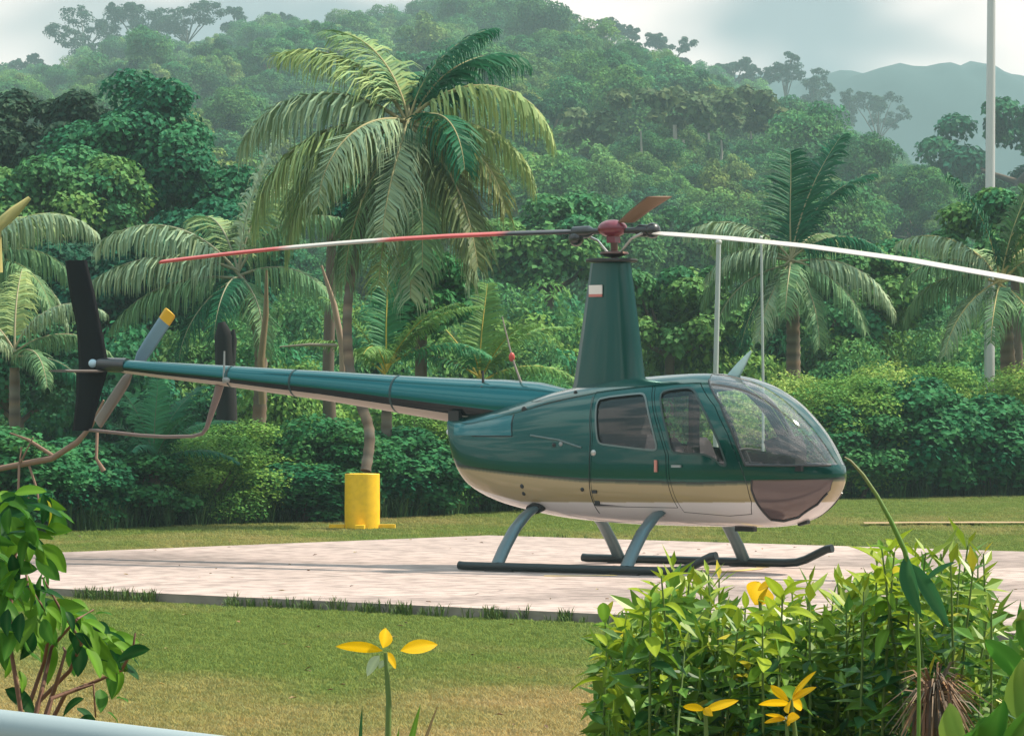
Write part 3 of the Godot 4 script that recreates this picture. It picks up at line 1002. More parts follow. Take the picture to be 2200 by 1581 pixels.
	palm("palm with a dark upright spear frond right of the two thin white posts", spot(1700, 560, D), [Vector3(spot(1700, 0, D).x, -0.1, -D), spot(1705, 760, D), spot(1700, 570, D)], 0.13, [
		[262, 84, 14, 2.1, 0.28, dkf], [330, 76, 25, 2.6, 0.35, dkf], [345, 72, 60, 2.4, 0.45, dkf], [190, 50, 85, 2.3, 0.9, gry], [175, 28, 100, 1.9, 0.9, gry], [200, 15, 95, 2.2, 0.95, pa], [165, -10, 70, 2.0, 0.95, pa],
		[8, 40, 90, 2.0, 0.8, dkf], [15, 10, 85, 2.4, 0.95, gry], [30, -15, 60, 2.2, 0.95, pa], [95, 0, 85, 2.0, 0.95, pa], [120, -30, 50, 2.0, 0.95, gry], [60, -35, 50, 2.0, 0.95, pa], [220, 45, 90, 2.2, 0.9], [150, -40, 40, 2.0, 0.95, dkf], [300, 45, 80, 2.2, 0.8]], pa, pb, "coconut palms behind the pad", 1.0, Color(0.26, 0.24, 0.12))
	D = 70.0
	palm("palm at the right edge under the tall lamp pole with yellow midribs", spot(2150, 610, D), [Vector3(spot(2170, 0, D).x, -0.1, -D), spot(2165, 740, D), spot(2150, 620, D)], 0.13, [
		[186, 62, 90, 2.2, 0.85, gry], [176, 40, 100, 2.0, 0.9, pa], [195, 22, 100, 2.1, 0.95, pa], [185, 82, 40, 2.2, 0.5, dkf], [350, 80, 25, 2.6, 0.5, Color(0.05, 0.13, 0.03)], [10, 70, 50, 2.5, 0.6, Color(0.09, 0.18, 0.03)], [0, 45, 80, 2.4, 0.8], [20, 15, 90, 2.2, 0.9],
		[100, 0, 80, 2.0, 0.95, pa], [140, -20, 60, 2.0, 0.95, gry], [60, -20, 60, 2.0, 0.95, pa], [240, 50, 80, 2.2, 0.8], [300, 50, 80, 2.2, 0.8]], pa, pb, "coconut palms behind the pad", 1.05, Color(0.4, 0.33, 0.12))
	D = 62.0
	palm("palm behind the tail boom whose long fronds arch left over the tail fin", spot(512, 590, D), [Vector3(spot(545, 0, D).x, -0.1, -D), spot(560, 780, D), spot(540, 660, D), spot(512, 595, D)], 0.1, [
		[182, 52, 95, 2.6, 0.95, gry], [176, 20, 60, 2.5, 0.9, gry], [170, 5, 60, 2.2, 0.95, pa], [5, 60, 90, 2.2, 0.9, pa], [345, 85, 30, 2.4, 0.6, gry], [20, 20, 90, 2.0, 0.9, pa], [100, 0, 90, 1.8, 0.95, dkf], [140, -25, 60, 1.8, 0.95, dkf], [60, -25, 60, 1.8, 0.95, pa], [240, 60, 80, 2.2, 0.8], [300, 70, 60, 2.2, 0.8]], pa, pb, "coconut palms behind the pad", 1.05, Color(0.22, 0.22, 0.13))
	D = 58.0
	palm("palm cut off by the left edge with a drooping frond beside the tail fin", spot(-60, 560, D), [Vector3(spot(-80, 0, D).x, -0.1, -D), spot(-70, 760, D), spot(-60, 565, D)], 0.1, [
		[0, 58, 105, 2.2, 0.95, gry], [10, 30, 100, 1.9, 0.9, pa], [30, 10, 90, 1.9, 0.95, pa], [350, 0, 80, 1.8, 0.95, gry], [60, -20, 60, 1.8, 0.95], [90, 10, 90, 1.8, 0.95], [180, 50, 90, 2.0, 0.9], [200, 20, 90, 2.0, 0.9], [140, 0, 90, 2.0, 0.9], [300, 50, 80, 2.0, 0.8]], pa, pb, "coconut palms behind the pad", 1.05)
	D = 56.0
	palm("young palm with yellow stalks behind the tail boom next to the drum palm", spot(830, 800, D), [Vector3(spot(830, 0, D).x, -0.1, -D), spot(830, 900, D), spot(830, 830, D)], 0.08, [
		[190, 68, 40, 1.5, 0.3, lt], [170, 45, 60, 1.5, 0.5, lt], [260, 85, 20, 1.6, 0.3, md], [350, 60, 60, 1.7, 0.4, lt], [5, 35, 70, 1.6, 0.5, md], [100, 40, 70, 1.4, 0.6, lt], [30, 60, 55, 1.6, 0.5, lt]], lt, pb, "young palms at the hedge", 0.75, Color(0.50, 0.38, 0.05))
	palm("young palm with yellow stalks behind the tail boom to the left of the rotor mast", spot(1030, 815, 58.0), [Vector3(spot(1030, 0, 58.0).x, -0.1, -58.0), spot(1030, 900, 58.0), spot(1030, 840, 58.0)], 0.08, [
		[200, 62, 40, 1.6, 0.35, lt], [180, 35, 60, 1.5, 0.5, md], [275, 80, 25, 1.6, 0.3, lt], [345, 55, 60, 1.6, 0.4, lt], [10, 30, 70, 1.6, 0.5, lt], [100, 45, 70, 1.3, 0.6, md], [45, 60, 55, 1.5, 0.5, lt]], lt, pb, "young palms at the hedge", 0.7, Color(0.50, 0.38, 0.05))
	palm("low dark stemless palm fanning out under the tail boom by the hedge", spot(330, 985, 51.0), [Vector3(spot(330, 0, 51.0).x, -0.1, -51.0), spot(330, 1060, 51.0), spot(330, 1000, 51.0)], 0.08, [
		[190, 50, 60, 1.2, 0.3, md], [170, 25, 50, 1.2, 0.4, dkf], [265, 80, 30, 1.2, 0.3, md], [350, 50, 60, 1.2, 0.35, md], [10, 25, 60, 1.2, 0.4, dkf], [100, 40, 70, 1.0, 0.6, dkf], [45, 60, 55, 1.1, 0.5, md], [215, 70, 40, 1.2, 0.3, md], [320, 70, 40, 1.2, 0.3, dkf]], dkf, md, "young palms at the hedge", 0.7, Color(0.06, 0.10, 0.04))
	palm("grey drooping palm bush at the left edge below the tail fin's height", spot(30, 760, 54.0), [Vector3(spot(30, 0, 54.0).x, -0.1, -54.0), spot(30, 900, 54.0), spot(30, 790, 54.0)], 0.08, [
		[190, 60, 90, 1.6, 0.8, gry], [10, 62, 100, 1.6, 0.85, gry], [350, 35, 90, 1.5, 0.9, pa], [60, 20, 90, 1.5, 0.9, pa], [120, 40, 90, 1.5, 0.9, gry], [265, 75, 60, 1.6, 0.7, pb], [20, 5, 70, 1.4, 0.9, dkf]], pa, pb, "young palms at the hedge", 0.75, Color(0.3, 0.26, 0.15))
	# ---- hedge of shrubs: depth and height along its foot
	var foot := [[-200, 47.0], [90, 48.8], [400, 51.5], [700, 53.6], [1000, 57.0], [1640, 65.5], [2200, 68.0], [2600, 69.0]]
	var sm := vmat(0.6, 0.7, 0.2)
	var kinds: Array = []
	var cols := [[Color(0.05, 0.19, 0.045), Color(0.20, 0.36, 0.07)], [Color(0.02, 0.14, 0.05), Color(0.08, 0.24, 0.07)], [Color(0.13, 0.29, 0.055), Color(0.36, 0.48, 0.12)], [Color(0.012, 0.12, 0.05), Color(0.05, 0.20, 0.07)]]
	for k in 4:
		var holder := Node3D.new()
		var lb := LB.new()
		crown(lb, Vector3(0, 0.95, 0), Vector3(0.95, 1.0, 0.7), 44, 20000, [0.052, 0.075, 0.046, 0.085][k], cols[k][0], cols[k][1], -0.95, [0.3, 0.42, 0.3, 0.45][k], 0.34)
		put("leaves", lb.commit(sm), holder)
		var mb := MB.new()
		for j in 9:
			var a := rng.randf() * TAU
			var e := Vector3(cos(a) * 0.5, rng.randf_range(0.8, 1.4), sin(a) * 0.4)
			mb.tube([Vector3(cos(a) * 0.1, -0.05, sin(a) * 0.1), e * 0.5 + rv() * 0.05, e], [0.02, 0.014, 0.006], 5)
		put("stems", mb.commit(bark_mat), holder)
		kinds.push_back(holder)
	# px, kind, height, width, nearer by, label
	var sh := [
		[-40, 1, 1.5, 1.1, 0.0, "dark shrub at the left edge of the photo, foot of the hedge"], [130, 3, 1.15, 0.95, 0.3, "dark coarse leaved shrub under the tail fin"], [265, 1, 1.2, 1.0, 0.2, "dark shrub below the tail rotor beside the low fan palm"],
		[420, 0, 1.35, 1.1, 0.0, "green shrub under the middle of the tail boom, left of the yellow leaves"], [560, 0, 1.5, 1.1, 0.4, "green fine leaved shrub under the tail boom, left of the yellow drum"], [690, 1, 1.45, 1.0, 0.0, "dark green shrub directly left of the yellow drum"],
		[640, 3, 0.9, 0.9, -0.5, "low broad leaved shrub at the foot of the hedge left of the drum"], [850, 3, 1.35, 1.1, 0.1, "dark broad leaved shrub between the yellow drum and the fuselage"], [905, 0, 1.7, 1.0, 0.8, "taller green shrub behind the drum, under the thick end of the boom"], [1010, 1, 1.25, 1.0, 0.0, "shrub half hidden by the rear of the helicopter"],
		[1700, 2, 1.85, 1.3, 0.6, "light green shrub rising behind the windshield, highest at the nose"], [1790, 0, 1.72, 1.4, 0.0, "shrub just in front of the helicopter's nose"], [1900, 2, 1.9, 1.4, 0.7, "pale feathery shrub over the right hedge, left of its middle"],
		[1960, 3, 1.55, 1.4, -0.4, "dark large leaved shrub low in the right hedge, right of the nose"], [2050, 0, 1.78, 1.4, 0.4, "green shrub in the right hedge below the edge palm"], [2120, 3, 1.5, 1.35, -0.4, "dark large leaved shrub low in the right hedge near the edge of the photo"], [2210, 2, 1.9, 1.4, 0.5, "light shrub at the right edge of the photo, end of the hedge"],
		[1840, 1, 1.4, 1.2, -0.4, "dark shrub low beside the helicopter's nose"]]
	for k in 4: kinds[k].name = "hedge_shrub"
	for q in sh:
		var o: Node3D = kinds[q[1]].duplicate()
		o.name = numbered("hedge_shrub")
		add_child(o)
		var d: float = interp(foot, q[0]) + q[4] + 0.5
		o.position = Vector3((q[0] - 1100.0) * d / F, -0.07, -d)
		o.scale = Vector3(q[3], q[2] / 2.3 * (1.48 if q[0] > 1500 else 1.14) * rng.randf_range(0.94, 1.08), 1.1)
		o.rotation.y = 0.0 if rng.randf() < 0.5 else PI
		tag(o, q[5], "shrub", "shrubs of the hedge behind the pad")
	for k in 4: kinds[k].free()
	# long weeds at the foot of the hedge
	var weed := LB.new()
	for k in 60:
		var a := rng.randf() * TAU
		var b := Vector3(rng.randfn(0, 0.09), 0, rng.randfn(0, 0.06))
		var h := rng.randf_range(0.15, 0.5)
		var ln := Vector3(cos(a), 0, sin(a)) * rng.randf_range(0.05, 0.25)
		weed.strip(PackedVector3Array([b, b + ln * 0.35 + Vector3.UP * h * 0.7, b + ln + Vector3.UP * h]), Vector3(-sin(a), 0, cos(a)), PackedFloat32Array([0.008, 0.008, 0.0005]), shade(Color(0.05, 0.11, 0.035), 0.4))
	var xf: Array = []; var cl: Array = []
	for k in 420:
		var px := rng.randf_range(-150, 2350)
		var d := interp(foot, px) + rng.randf_range(-0.35, 0.7)
		xf.push_back(Transform3D(Basis(Vector3.UP, rng.randf() * TAU).scaled(Vector3.ONE * rng.randf_range(0.5, 1.2)), Vector3((px - 1100.0) * d / F, -0.08, -d)))
		var t := rng.randf_range(0.6, 1.4)
		cl.push_back(Color(t, t, t))
	many("weeds", weed.commit(vmat(0.6, 0.4, 0.3)), xf, cl, "long weeds and grass along the foot of the hedge", "weeds")
	# a charred stump and leaning dry sticks in the hedge
	var st := thing("charred_stump", "black charred stump standing in the hedge behind the tail boom", "stump", Vector3(spot(484, 0, 54.5).x, -0.1, -54.5))
	var mb := MB.new()
	var a0 := spot(484, 700, 54.5) - st.position
	mb.tube([Vector3(0, 0, 0), Vector3(0.03, 1.0, 0), Vector3(-0.02, a0.y - 0.15, 0), Vector3(-0.06, a0.y + 0.05, 0)], [0.17, 0.15, 0.14, 0.05], 9)
	mb.tube([Vector3(0.07, a0.y - 0.5, 0.02), Vector3(0.1, a0.y - 0.2, 0.03), Vector3(0.11, a0.y - 0.05, 0.03)], [0.07, 0.06, 0.02], 7)
	put("trunk", mb.commit(mat(0.008, 0.008, 0.01, 0.95)), st)
	var sticks := [[[690, 570, 735, 745, 0.05], "broken dry palm stalk leaning left against the big palm's trunk", Color(0.30, 0.22, 0.17)], [[572, 580, 560, 775, 0.05], "brown upright dead stem left of the big palm's trunk", Color(0.17, 0.13, 0.07)], [[600, 745, 720, 742, 0.03], "grey dry stick lying level in the leaves beside the big palm", Color(0.28, 0.24, 0.2)], [[62, 425, -14, 492, 0.1], "yellowish stalk slanting in at the left edge above the tail fin", Color(0.42, 0.36, 0.13)]]
	for s in sticks:
		var q: Array = s[0]
		var p1 := spot(q[0], q[1], 54.0)
		var p2 := spot(q[2], q[3], 54.0)
		var t := thing("dry_stalk", s[1], "stalk", p2)
		var m2 := MB.new()
		var col: Color = s[2]
		m2.tube([Vector3(0.02, -0.6 if absf(q[1] - q[3]) > 50 else 0.0, 0), Vector3.ZERO, (p1 - p2) * 0.5 + Vector3(0.03, 0.02, 0), p1 - p2], [q[4], q[4], q[4] * 0.8, q[4] * 0.3], 6)
		put("stem", m2.commit(mat(col.r, col.g, col.b, 0.9)), t)
	# bare brown branches at the left
	var br := thing("bare_branch", "bare brown branch reaching in from the left edge below the tail fin", "branch", spot(-120, 1040, 46.0))
	var m3 := MB.new()
	var bp := br.position
	var W := func(px, py, dd): return spot(px, py, dd) - bp
	m3.tube([W.call(-120, 1040, 46.0), W.call(0, 1006, 45.8), W.call(110, 985, 45.6), W.call(165, 950, 45.5), W.call(195, 915, 45.5), W.call(222, 860, 45.4)], [0.05, 0.034, 0.038, 0.036, 0.024, 0.012], 7)
	m3.tube([W.call(120, 984, 45.6), W.call(60, 945, 45.7), W.call(20, 930, 45.8)], [0.025, 0.02, 0.008], 6)
	m3.tube([W.call(208, 925, 45.5), W.call(206, 985, 45.4), W.call(222, 1012, 45.4)], [0.018, 0.018, 0.03], 6)
	m3.tube([W.call(40, 1000, 45.7), W.call(38, 1060, 45.6), W.call(36, 1090, 45.6)], [0.016, 0.014, 0.01], 6)
	m3.tube([W.call(60, 996, 45.7), W.call(78, 1050, 45.6), W.call(84, 1090, 45.6)], [0.016, 0.014, 0.01], 6)
	m3.tube([W.call(45, 960, 45.7), W.call(40, 1000, 45.7), W.call(70, 940, 45.6)], [0.014, 0.014, 0.008], 6)
	put("branch", m3.commit(mat(0.23, 0.14, 0.10, 0.9)), br)

# ------------------------------------------------------------------ helicopter
func paint_tex(flakes := false) -> ImageTexture:
	var w := 1100
	var h := 400
	var im := Image.create(w, h, false, Image.FORMAT_RGB8)
	var green := lin(0.0, 0.066, 0.057)
	var dark := lin(0.004, 0.02, 0.018)
	var grass_reflection := lin(0.34, 0.27, 0.14)  # grass reflection on the hull side, painted in as a gold band
	var pale := lin(0.66, 0.625, 0.625)
	if flakes:
		green = Color.WHITE; dark = Color(0.3, 0.3, 0.3); grass_reflection = Color.BLACK; pale = Color.BLACK
	im.fill(green)
	var band := [[-1.7, 0.985], [-1.54, 0.964], [-0.81, 0.907], [0.02, 0.852], [1.27, 0.832], [1.75, 0.85], [2.45, 0.88]]
	var low := [[-1.7, 0.80], [-1.3, 0.735], [-1.13, 0.70], [-0.78, 0.635], [0.25, 0.647], [1.69, 0.666], [2.45, 0.67]]
	for px in w:
		var x := px / float(w) * 4.4 - 1.8
		var b := int((1.95 - interp(band, x)) / 1.6 * h)
		var l := int((1.95 - interp(low, x)) / 1.6 * h)
		im.fill_rect(Rect2i(px, b - 2, 1, 4), dark)
		im.fill_rect(Rect2i(px, b + 2, 1, h), grass_reflection)
		for j in 9: im.set_pixel(px, clampi(b + j, 0, h - 1), dark.lerp(grass_reflection, (j + 0.5) / 9.0))
		im.fill_rect(Rect2i(px, l, 1, h), pale)
		for j in 3: im.set_pixel(px, clampi(l + j, 0, h - 1), grass_reflection.lerp(pale, (j + 0.5) / 3.0))
	return ImageTexture.create_from_image(im)

func build_helicopter() -> void:
	var H := thing("helicopter", "dark green helicopter with beige belly parked on the concrete pad", "helicopter", Vector3(0.9645, 0, -37.0))
	H.rotation.y = -deg_to_rad(33.0)
	var paint := StandardMaterial3D.new()
	paint.albedo_texture = paint_tex()
	paint.roughness = 0.2
	paint.metallic = 0.65
	paint.metallic_texture = paint_tex(true)
	paint.clearcoat_enabled = true
	paint.clearcoat = 0.8
	paint.metallic_specular = 0.3
	paint.clearcoat_roughness = 0.03
	var green := mat(0.0, 0.062, 0.054, 0.28, 0.6, 0.4)
	var navy := mat(0.006, 0.006, 0.010, 0.35, 0.0, 0.6)
	var black := mat(0.012, 0.012, 0.014, 0.5)
	var rubber := mat(0.015, 0.015, 0.017, 0.8)
	var trim := mat(0.12, 0.16, 0.16, 0.35, 0.3)
	var inner := mat(0.007, 0.007, 0.010, 0.8)
	var chin := mat(0.10, 0.062, 0.062, 0.2, 0.2, 1.0)
	var grey := mat(0.28, 0.30, 0.31, 0.4, 0.4)
	var steel := mat(0.45, 0.44, 0.43, 0.3, 0.9)
	var glass := StandardMaterial3D.new()
	glass.albedo_color = Color(0.55, 0.68, 0.68, 0.02)
	glass.transparency = BaseMaterial3D.TRANSPARENCY_ALPHA
	glass.roughness = 0.02
	glass.metallic_specular = 0.6
	var shield := StandardMaterial3D.new()
	shield.albedo_color = Color(0.85, 0.88, 0.92, 0.035)
	shield.transparency = BaseMaterial3D.TRANSPARENCY_ALPHA
	shield.roughness = 0.03
	shield.metallic_specular = 0.6
	# outlines on the hull, in metres seen from the side
	var fd := [[0.70, 1.735], [0.795, 1.50], [0.885, 1.31], [0.968, 1.09], [0.975, 0.90], [1.015, 0.71], [1.06, 0.56], [1.5, 0.53], [1.72, 0.55], [1.755, 0.66], [1.735, 0.81], [1.705, 0.92], [1.665, 1.03], [1.55, 1.29], [1.40, 1.53], [1.165, 1.75]]
	var fw := rounded([[0.80, 1.668], [1.08, 1.70], [1.16, 1.66], [1.335, 1.44], [1.46, 1.22], [1.548, 0.995], [1.505, 0.995], [1.43, 1.066], [1.32, 1.105], [1.01, 1.108], [0.96, 1.29], [0.87, 1.50]])
	var rd := [[0.06, 1.665], [0.60, 1.712], [0.68, 1.725], [0.775, 1.50], [0.865, 1.30], [0.947, 1.09], [0.953, 0.90], [0.99, 0.71], [1.02, 0.6], [0.13, 0.60], [0.12, 0.72], [0.14, 1.24]]
	var rw := rounded([[0.125, 1.60], [0.60, 1.648], [0.655, 1.61], [0.735, 1.45], [0.815, 1.25], [0.845, 1.155], [0.825, 1.132], [0.243, 1.186], [0.205, 1.215], [0.165, 1.4]])
	var np := [[1.775, 0.865], [2.05, 0.868], [2.33, 0.868], [2.405, 0.868], [2.375, 0.775], [2.26, 0.645], [2.08, 0.525], [1.95, 0.49], [1.86, 0.50], [1.83, 0.573], [1.795, 0.66], [1.765, 0.78]]
	var fdp := hpoly(fd); var rdp := hpoly(rd); var fwp := hpoly(fw); var rwp := hpoly(rw); var npp := hpoly(np)
	# windshield: over the top to the centre post
	var ws := PackedVector2Array()
	for p in [[1.235, 1.767], [1.30, 1.70], [1.441, 1.553], [1.584, 1.313], [1.695, 1.06], [1.722, 0.998]]:
		ws.push_back(htv(p[0], p[1]))
	for k in 30:
		var x := lerpf(1.75, 2.405, k / 29.0)
		ws.push_back(htv(x, 0.998))
	var last := ws[ws.size() - 1]
	ws.push_back(Vector2(last.x + 0.1, GV * 0.90))
	ws.push_back(Vector2(18.35 * GT / 1.0 * 0.25 * 4.0 / 4.0, GV * 0.982))
	var tt := htv(1.12, 1.0).x
	var s0 := ws[ws.size() - 1].x
	for k in 12: ws.push_back(Vector2(lerpf(s0, tt, (k + 1) / 12.0), GV * 0.982))
	var a0 := ws[0]
	ws.push_back(Vector2(lerpf(tt, a0.x, 0.5), lerpf(GV * 0.982, a0.y, 0.5)))
	var both := [1.0, -1.0]
	var full := PackedVector2Array([Vector2(0, -GV), Vector2(19.0 * GT - 0.01, -GV), Vector2(19.0 * GT - 0.01, GV), Vector2(0, GV)])
	var mb := MB.new()
	panel(mb, full, [fdp, rdp, npp, ws], 0.0, both)
	var rear := MB.new() # closed rear end
	var ring := PackedVector3Array()
	for k in 24:
		var v := lerpf(-1.0, 1.0, k / 23.0)
		ring.push_back(hpoint(0.0, v))
	for k in 24:
		var p := hpoint(0.0, lerpf(1.0, -1.0, k / 23.0))
		ring.push_back(Vector3(p.x, p.y, -p.z))
	var kk := rear.vert(Vector3(-1.715, 1.33, 0), Vector3.LEFT, Color.WHITE)
	for p in ring: rear.vert(p, Vector3.LEFT, Color.WHITE)
	for k in ring.size(): rear.tri_i(kk, kk + 1 + k, kk + 1 + (k + 1) % ring.size())
	var fus := put("fuselage", mb.commit(paint), H)
	put("rear_grille", rear.commit(black), fus)
	# doors
	for sd in both:
		for w in 2:
			var m := MB.new()
			var op: PackedVector2Array = hpoly(inset([fd, rd][w], 0.006))
			var wn: PackedVector2Array = [fwp, rwp][w]
			panel(m, op, [wn], 0.001, [sd])
			var door := put("front_door" if w == 0 else "rear_door", m.commit(paint), H)
			m = MB.new()
			panel(m, wn, [], -0.012, [sd])
			put("window", m.commit(glass), door)
			m = MB.new()
			panel(m, hpoly(inset([fw, rw][w], -0.014)), [hpoly(inset([fw, rw][w], 0.004))], 0.006, [sd])
			put("window_frame", m.commit(trim if w == 1 else mat(0.02, 0.045, 0.045, 0.35)), door)
			m = MB.new()
			var hp: Vector2 = [htv(1.06, 0.985), htv(0.845, 0.985)][w]
			var hq := hpoint(hp.x / GT, hp.y / GV)
			m.box(Vector3(hq.x, hq.y, sd * (hq.z + 0.012)), Vector3(0.10, 0.022, 0.02) if w == 0 else Vector3(0.026, 0.11, 0.018))
			put("handle", m.commit(grey if w == 0 else mat(0.5, 0.2, 0.16, 0.4)), door)
			for hy in [0.74, 0.64]:
				var hh := htv([1.70, 0.16][w], hy)
				if w == 1:
					var h3 := hpoint(hh.x / GT, hh.y / GV)
					m = MB.new()
					m.box(Vector3(h3.x, h3.y, sd * (h3.z + 0.008)), Vector3(0.05, 0.03, 0.016))
					put("hinge", m.commit(black), door)
	# windshield panes, edge strips, nose panel
	for sd in both:
		mb = MB.new()
		panel(mb, ws, [], -0.004, [sd])
		panel(mb, ws, [], -0.010, [sd])
		put("windshield_pane", mb.commit(shield), H)
	mb = MB.new()
	for sd in both:
		mb = MB.new()
		panel(mb, npp, [], -0.004, [sd])
		put("nose_panel", mb.commit(chin), fus)
	var strip := func(called: String, pts: Array, rad: float, m: Material, parent: Node, sds: Array):
		var q := MB.new()
		for sd in sds:
			var line: Array = []
			var rr: Array = []
			for k in pts.size() - 1:
				for j in 6:
					var p := Vector2(pts[k][0], pts[k][1]).lerp(Vector2(pts[k + 1][0], pts[k + 1][1]), j / 6.0)
					var tv := htv(p.x, p.y)
					var w := hpoint(tv.x / GT, tv.y / GV) + hnormal(tv.x / GT, tv.y / GV) * rad * 0.4
					line.push_back(Vector3(w.x, w.y, w.z * sd)); rr.push_back(rad)
			q.tube(line, rr, 6)
		put(called, q.commit(m), parent)
	strip.call("windshield_frame", [[1.225, 1.772], [1.441, 1.553], [1.584, 1.313], [1.695, 1.06], [1.722, 0.998], [1.9, 0.998], [2.1, 0.998], [2.3, 0.998], [2.40, 0.998]], 0.011, navy, H, both)
	strip.call("trim_line", [[-0.59, 1.259], [-0.25, 1.218], [0.075, 1.134]], 0.009, trim, fus, both)
	strip.call("nose_seam", [[1.775, 0.87], [1.765, 0.78], [1.795, 0.66], [1.83, 0.573], [1.86, 0.50], [1.95, 0.487], [2.08, 0.522], [2.26, 0.643], [2.37, 0.765]], 0.008, navy, fus, both)
	strip.call("cowl_seam", [[-0.86, 1.45], [-0.855, 1.389], [-0.822, 1.249], [-1.0, 1.247], [-1.425, 1.245]], 0.005, black, fus, both)
	strip.call("panel_seam", [[0.055, 1.62], [0.12, 1.24], [0.105, 0.72], [0.12, 0.5]], 0.004, black, fus, both)
	# little fittings on the side: fuel cap, vents, latches
	var dots := [[0.158, 1.10, 0.03, steel, "fuel_cap"], [-0.30, 1.17, 0.022, black, "vent"], [-0.22, 1.18, 0.022, grey, "vent"], [-0.70, 0.78, 0.022, black, "latch"], [-0.70, 0.71, 0.02, black, "latch"], [0.02, 0.76, 0.02, black, "latch"], [-0.20, 1.66, 0.02, black, "latch"], [-0.75, 1.50, 0.03, black, "latch"]]
	for q in dots:
		var tv := htv(q[0], q[1])
		for sd in both:
			var p := hpoint(tv.x / GT, tv.y / GV)
			mb = MB.new()
			mb.ball(Vector3(p.x, p.y, p.z * sd), Vector3(q[2], q[2], 0.014))
			put(q[4], mb.commit(q[3]), fus)
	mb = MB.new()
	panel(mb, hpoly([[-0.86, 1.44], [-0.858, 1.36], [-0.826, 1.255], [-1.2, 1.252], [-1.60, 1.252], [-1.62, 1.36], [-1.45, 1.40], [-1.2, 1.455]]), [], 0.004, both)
	put("cowl_reflection", mb.commit(mat(0.0, 0.115, 0.125, 0.2, 0.65, 0.8)), fus)  # lighter teal patch holding the cyan sky reflection on the rear cowl
	# dark rear block with a tail light, and belly box
	mb = MB.new()
	mb.box(Vector3(-1.66, 1.42, 0), Vector3(0.12, 0.13, 0.5))
	put("exhaust_shroud", mb.commit(black), fus)
	mb = MB.new()
	mb.ball(Vector3(-1.70, 1.285, 0.25), Vector3(0.035, 0.04, 0.03))
	put("tail_light", mb.commit(mat(0.75, 0.8, 0.82, 0.15)), fus)
	mb = MB.new()
	mb.box(Vector3(1.48, 0.405, 0.1), Vector3(0.2, 0.045, 0.06))
	mb.box(Vector3(2.03, 0.475, 0.0), Vector3(0.10, 0.05, 0.06), Basis(Vector3(0, 0, 1), 0.25))
	put("belly_antenna", mb.commit(black), fus)
	# cabin
	mb = MB.new()
	panel(mb, hpoly([[0.08, 1.70], [0.6, 1.75], [1.1, 1.78], [1.2, 1.72], [1.40, 1.50], [1.55, 1.26], [1.66, 1.0], [1.72, 0.8], [1.72, 0.5], [0.1, 0.48]]), [hpoly(inset(fw, -0.01)), hpoly(inset(rw, -0.01))], -0.03, both)
	var rf := PackedVector2Array([Vector2(htv(0.08, 1.2).x, GV * 0.72), Vector2(htv(1.14, 1.2).x, GV * 0.72), Vector2(htv(1.14, 1.2).x, GV), Vector2(htv(0.08, 1.2).x, GV)])
	panel(mb, rf, [], -0.04, both)
	var cab := put("cabin_lining", mb.commit(inner), H)
	mb = MB.new()
	var bk := htv(0.06, 1.0).x / GT
	var br: Array = []
	for dx in [0.0, 0.04]:
		var rg0 := PackedVector3Array()
		for k in 40:
			var v := lerpf(-1.0, 3.0, k / 40.0)
			var p := hpoint(bk, v if v <= 1.0 else 2.0 - v)
			rg0.push_back(Vector3(p.x + dx, lerpf(1.05, p.y, 0.95), p.z * 0.95 * (1.0 if v <= 1.0 else -1.0)))
		br.push_back(rg0)
	mb.skin(br)
	mb.box(Vector3(0.88, 0.58, 0), Vector3(1.5, 0.03, 0.86))
	put("bulkhead", mb.commit(inner), cab)
	var seat := mat(0.014, 0.012, 0.020, 0.75)
	for sd in both:
		mb = MB.new()
		mb.box(Vector3(1.08, 0.80, sd * 0.28), Vector3(0.46, 0.42, 0.46))
		mb.skin([_rr(Vector3(0.82, 0.92, sd * 0.28), 0.07, 0.22), _rr(Vector3(0.79, 1.06, sd * 0.28), 0.065, 0.21), _rr(Vector3(0.76, 1.19, sd * 0.28), 0.05, 0.18), _rr(Vector3(0.75, 1.24, sd * 0.28), 0.03, 0.13)])
		put("front_seat", mb.commit(seat), H)
	mb = MB.new()
	mb.box(Vector3(0.35, 0.82, 0), Vector3(0.46, 0.42, 1.1))
	mb.box(Vector3(0.15, 1.08, 0), Vector3(0.10, 0.36, 1.02), Basis(Vector3(0, 0, 1), 0.15))
	put("rear_bench", mb.commit(seat), H)
	mb = MB.new()
	mb.box(Vector3(1.86, 0.88, 0), Vector3(0.28, 0.5, 0.22))
	mb.box(Vector3(1.84, 1.16, 0), Vector3(0.16, 0.16, 0.46), Basis(Vector3(0, 0, 1), 0.3))
	mb.box(Vector3(1.95, 0.97, 0), Vector3(0.5, 0.05, 0.7))
	var pan := put("instrument_console", mb.commit(inner), H)
	for k in 5:
		mb = MB.new()
		mb.lathe([Vector2(0.0, 0.004), Vector2(0.028, 0.004), Vector2(0.032, 0.0)], Vector3(1.765, 1.17 + (0.035 if k % 2 else -0.03), -0.16 + k * 0.08), 12, Color.WHITE, Basis(Vector3(0, 0, 1), PI / 2 + 0.3))
		put("gauge", mb.commit(mat(0.3, 0.3, 0.32, 0.3)), pan)
	mb = MB.new()
	mb.tube([Vector3(1.52, 0.6, 0), Vector3(1.5, 0.95, 0), Vector3(1.42, 1.12, 0)], [0.016, 0.014, 0.014], 6)
	mb.tube([Vector3(1.42, 1.12, -0.28), Vector3(1.42, 1.14, 0), Vector3(1.42, 1.12, 0.28)], [0.014, 0.014, 0.014], 6)
	put("control_stick", mb.commit(black), H)
	# a cabin post seen through the doors
	mb = MB.new()
	mb.box(Vector3(0.87, 1.42, 0), Vector3(0.05, 0.75, 0.12))
	put("roof_post", mb.commit(inner), H)
	# ---- mast fairing
	var rings: Array = []
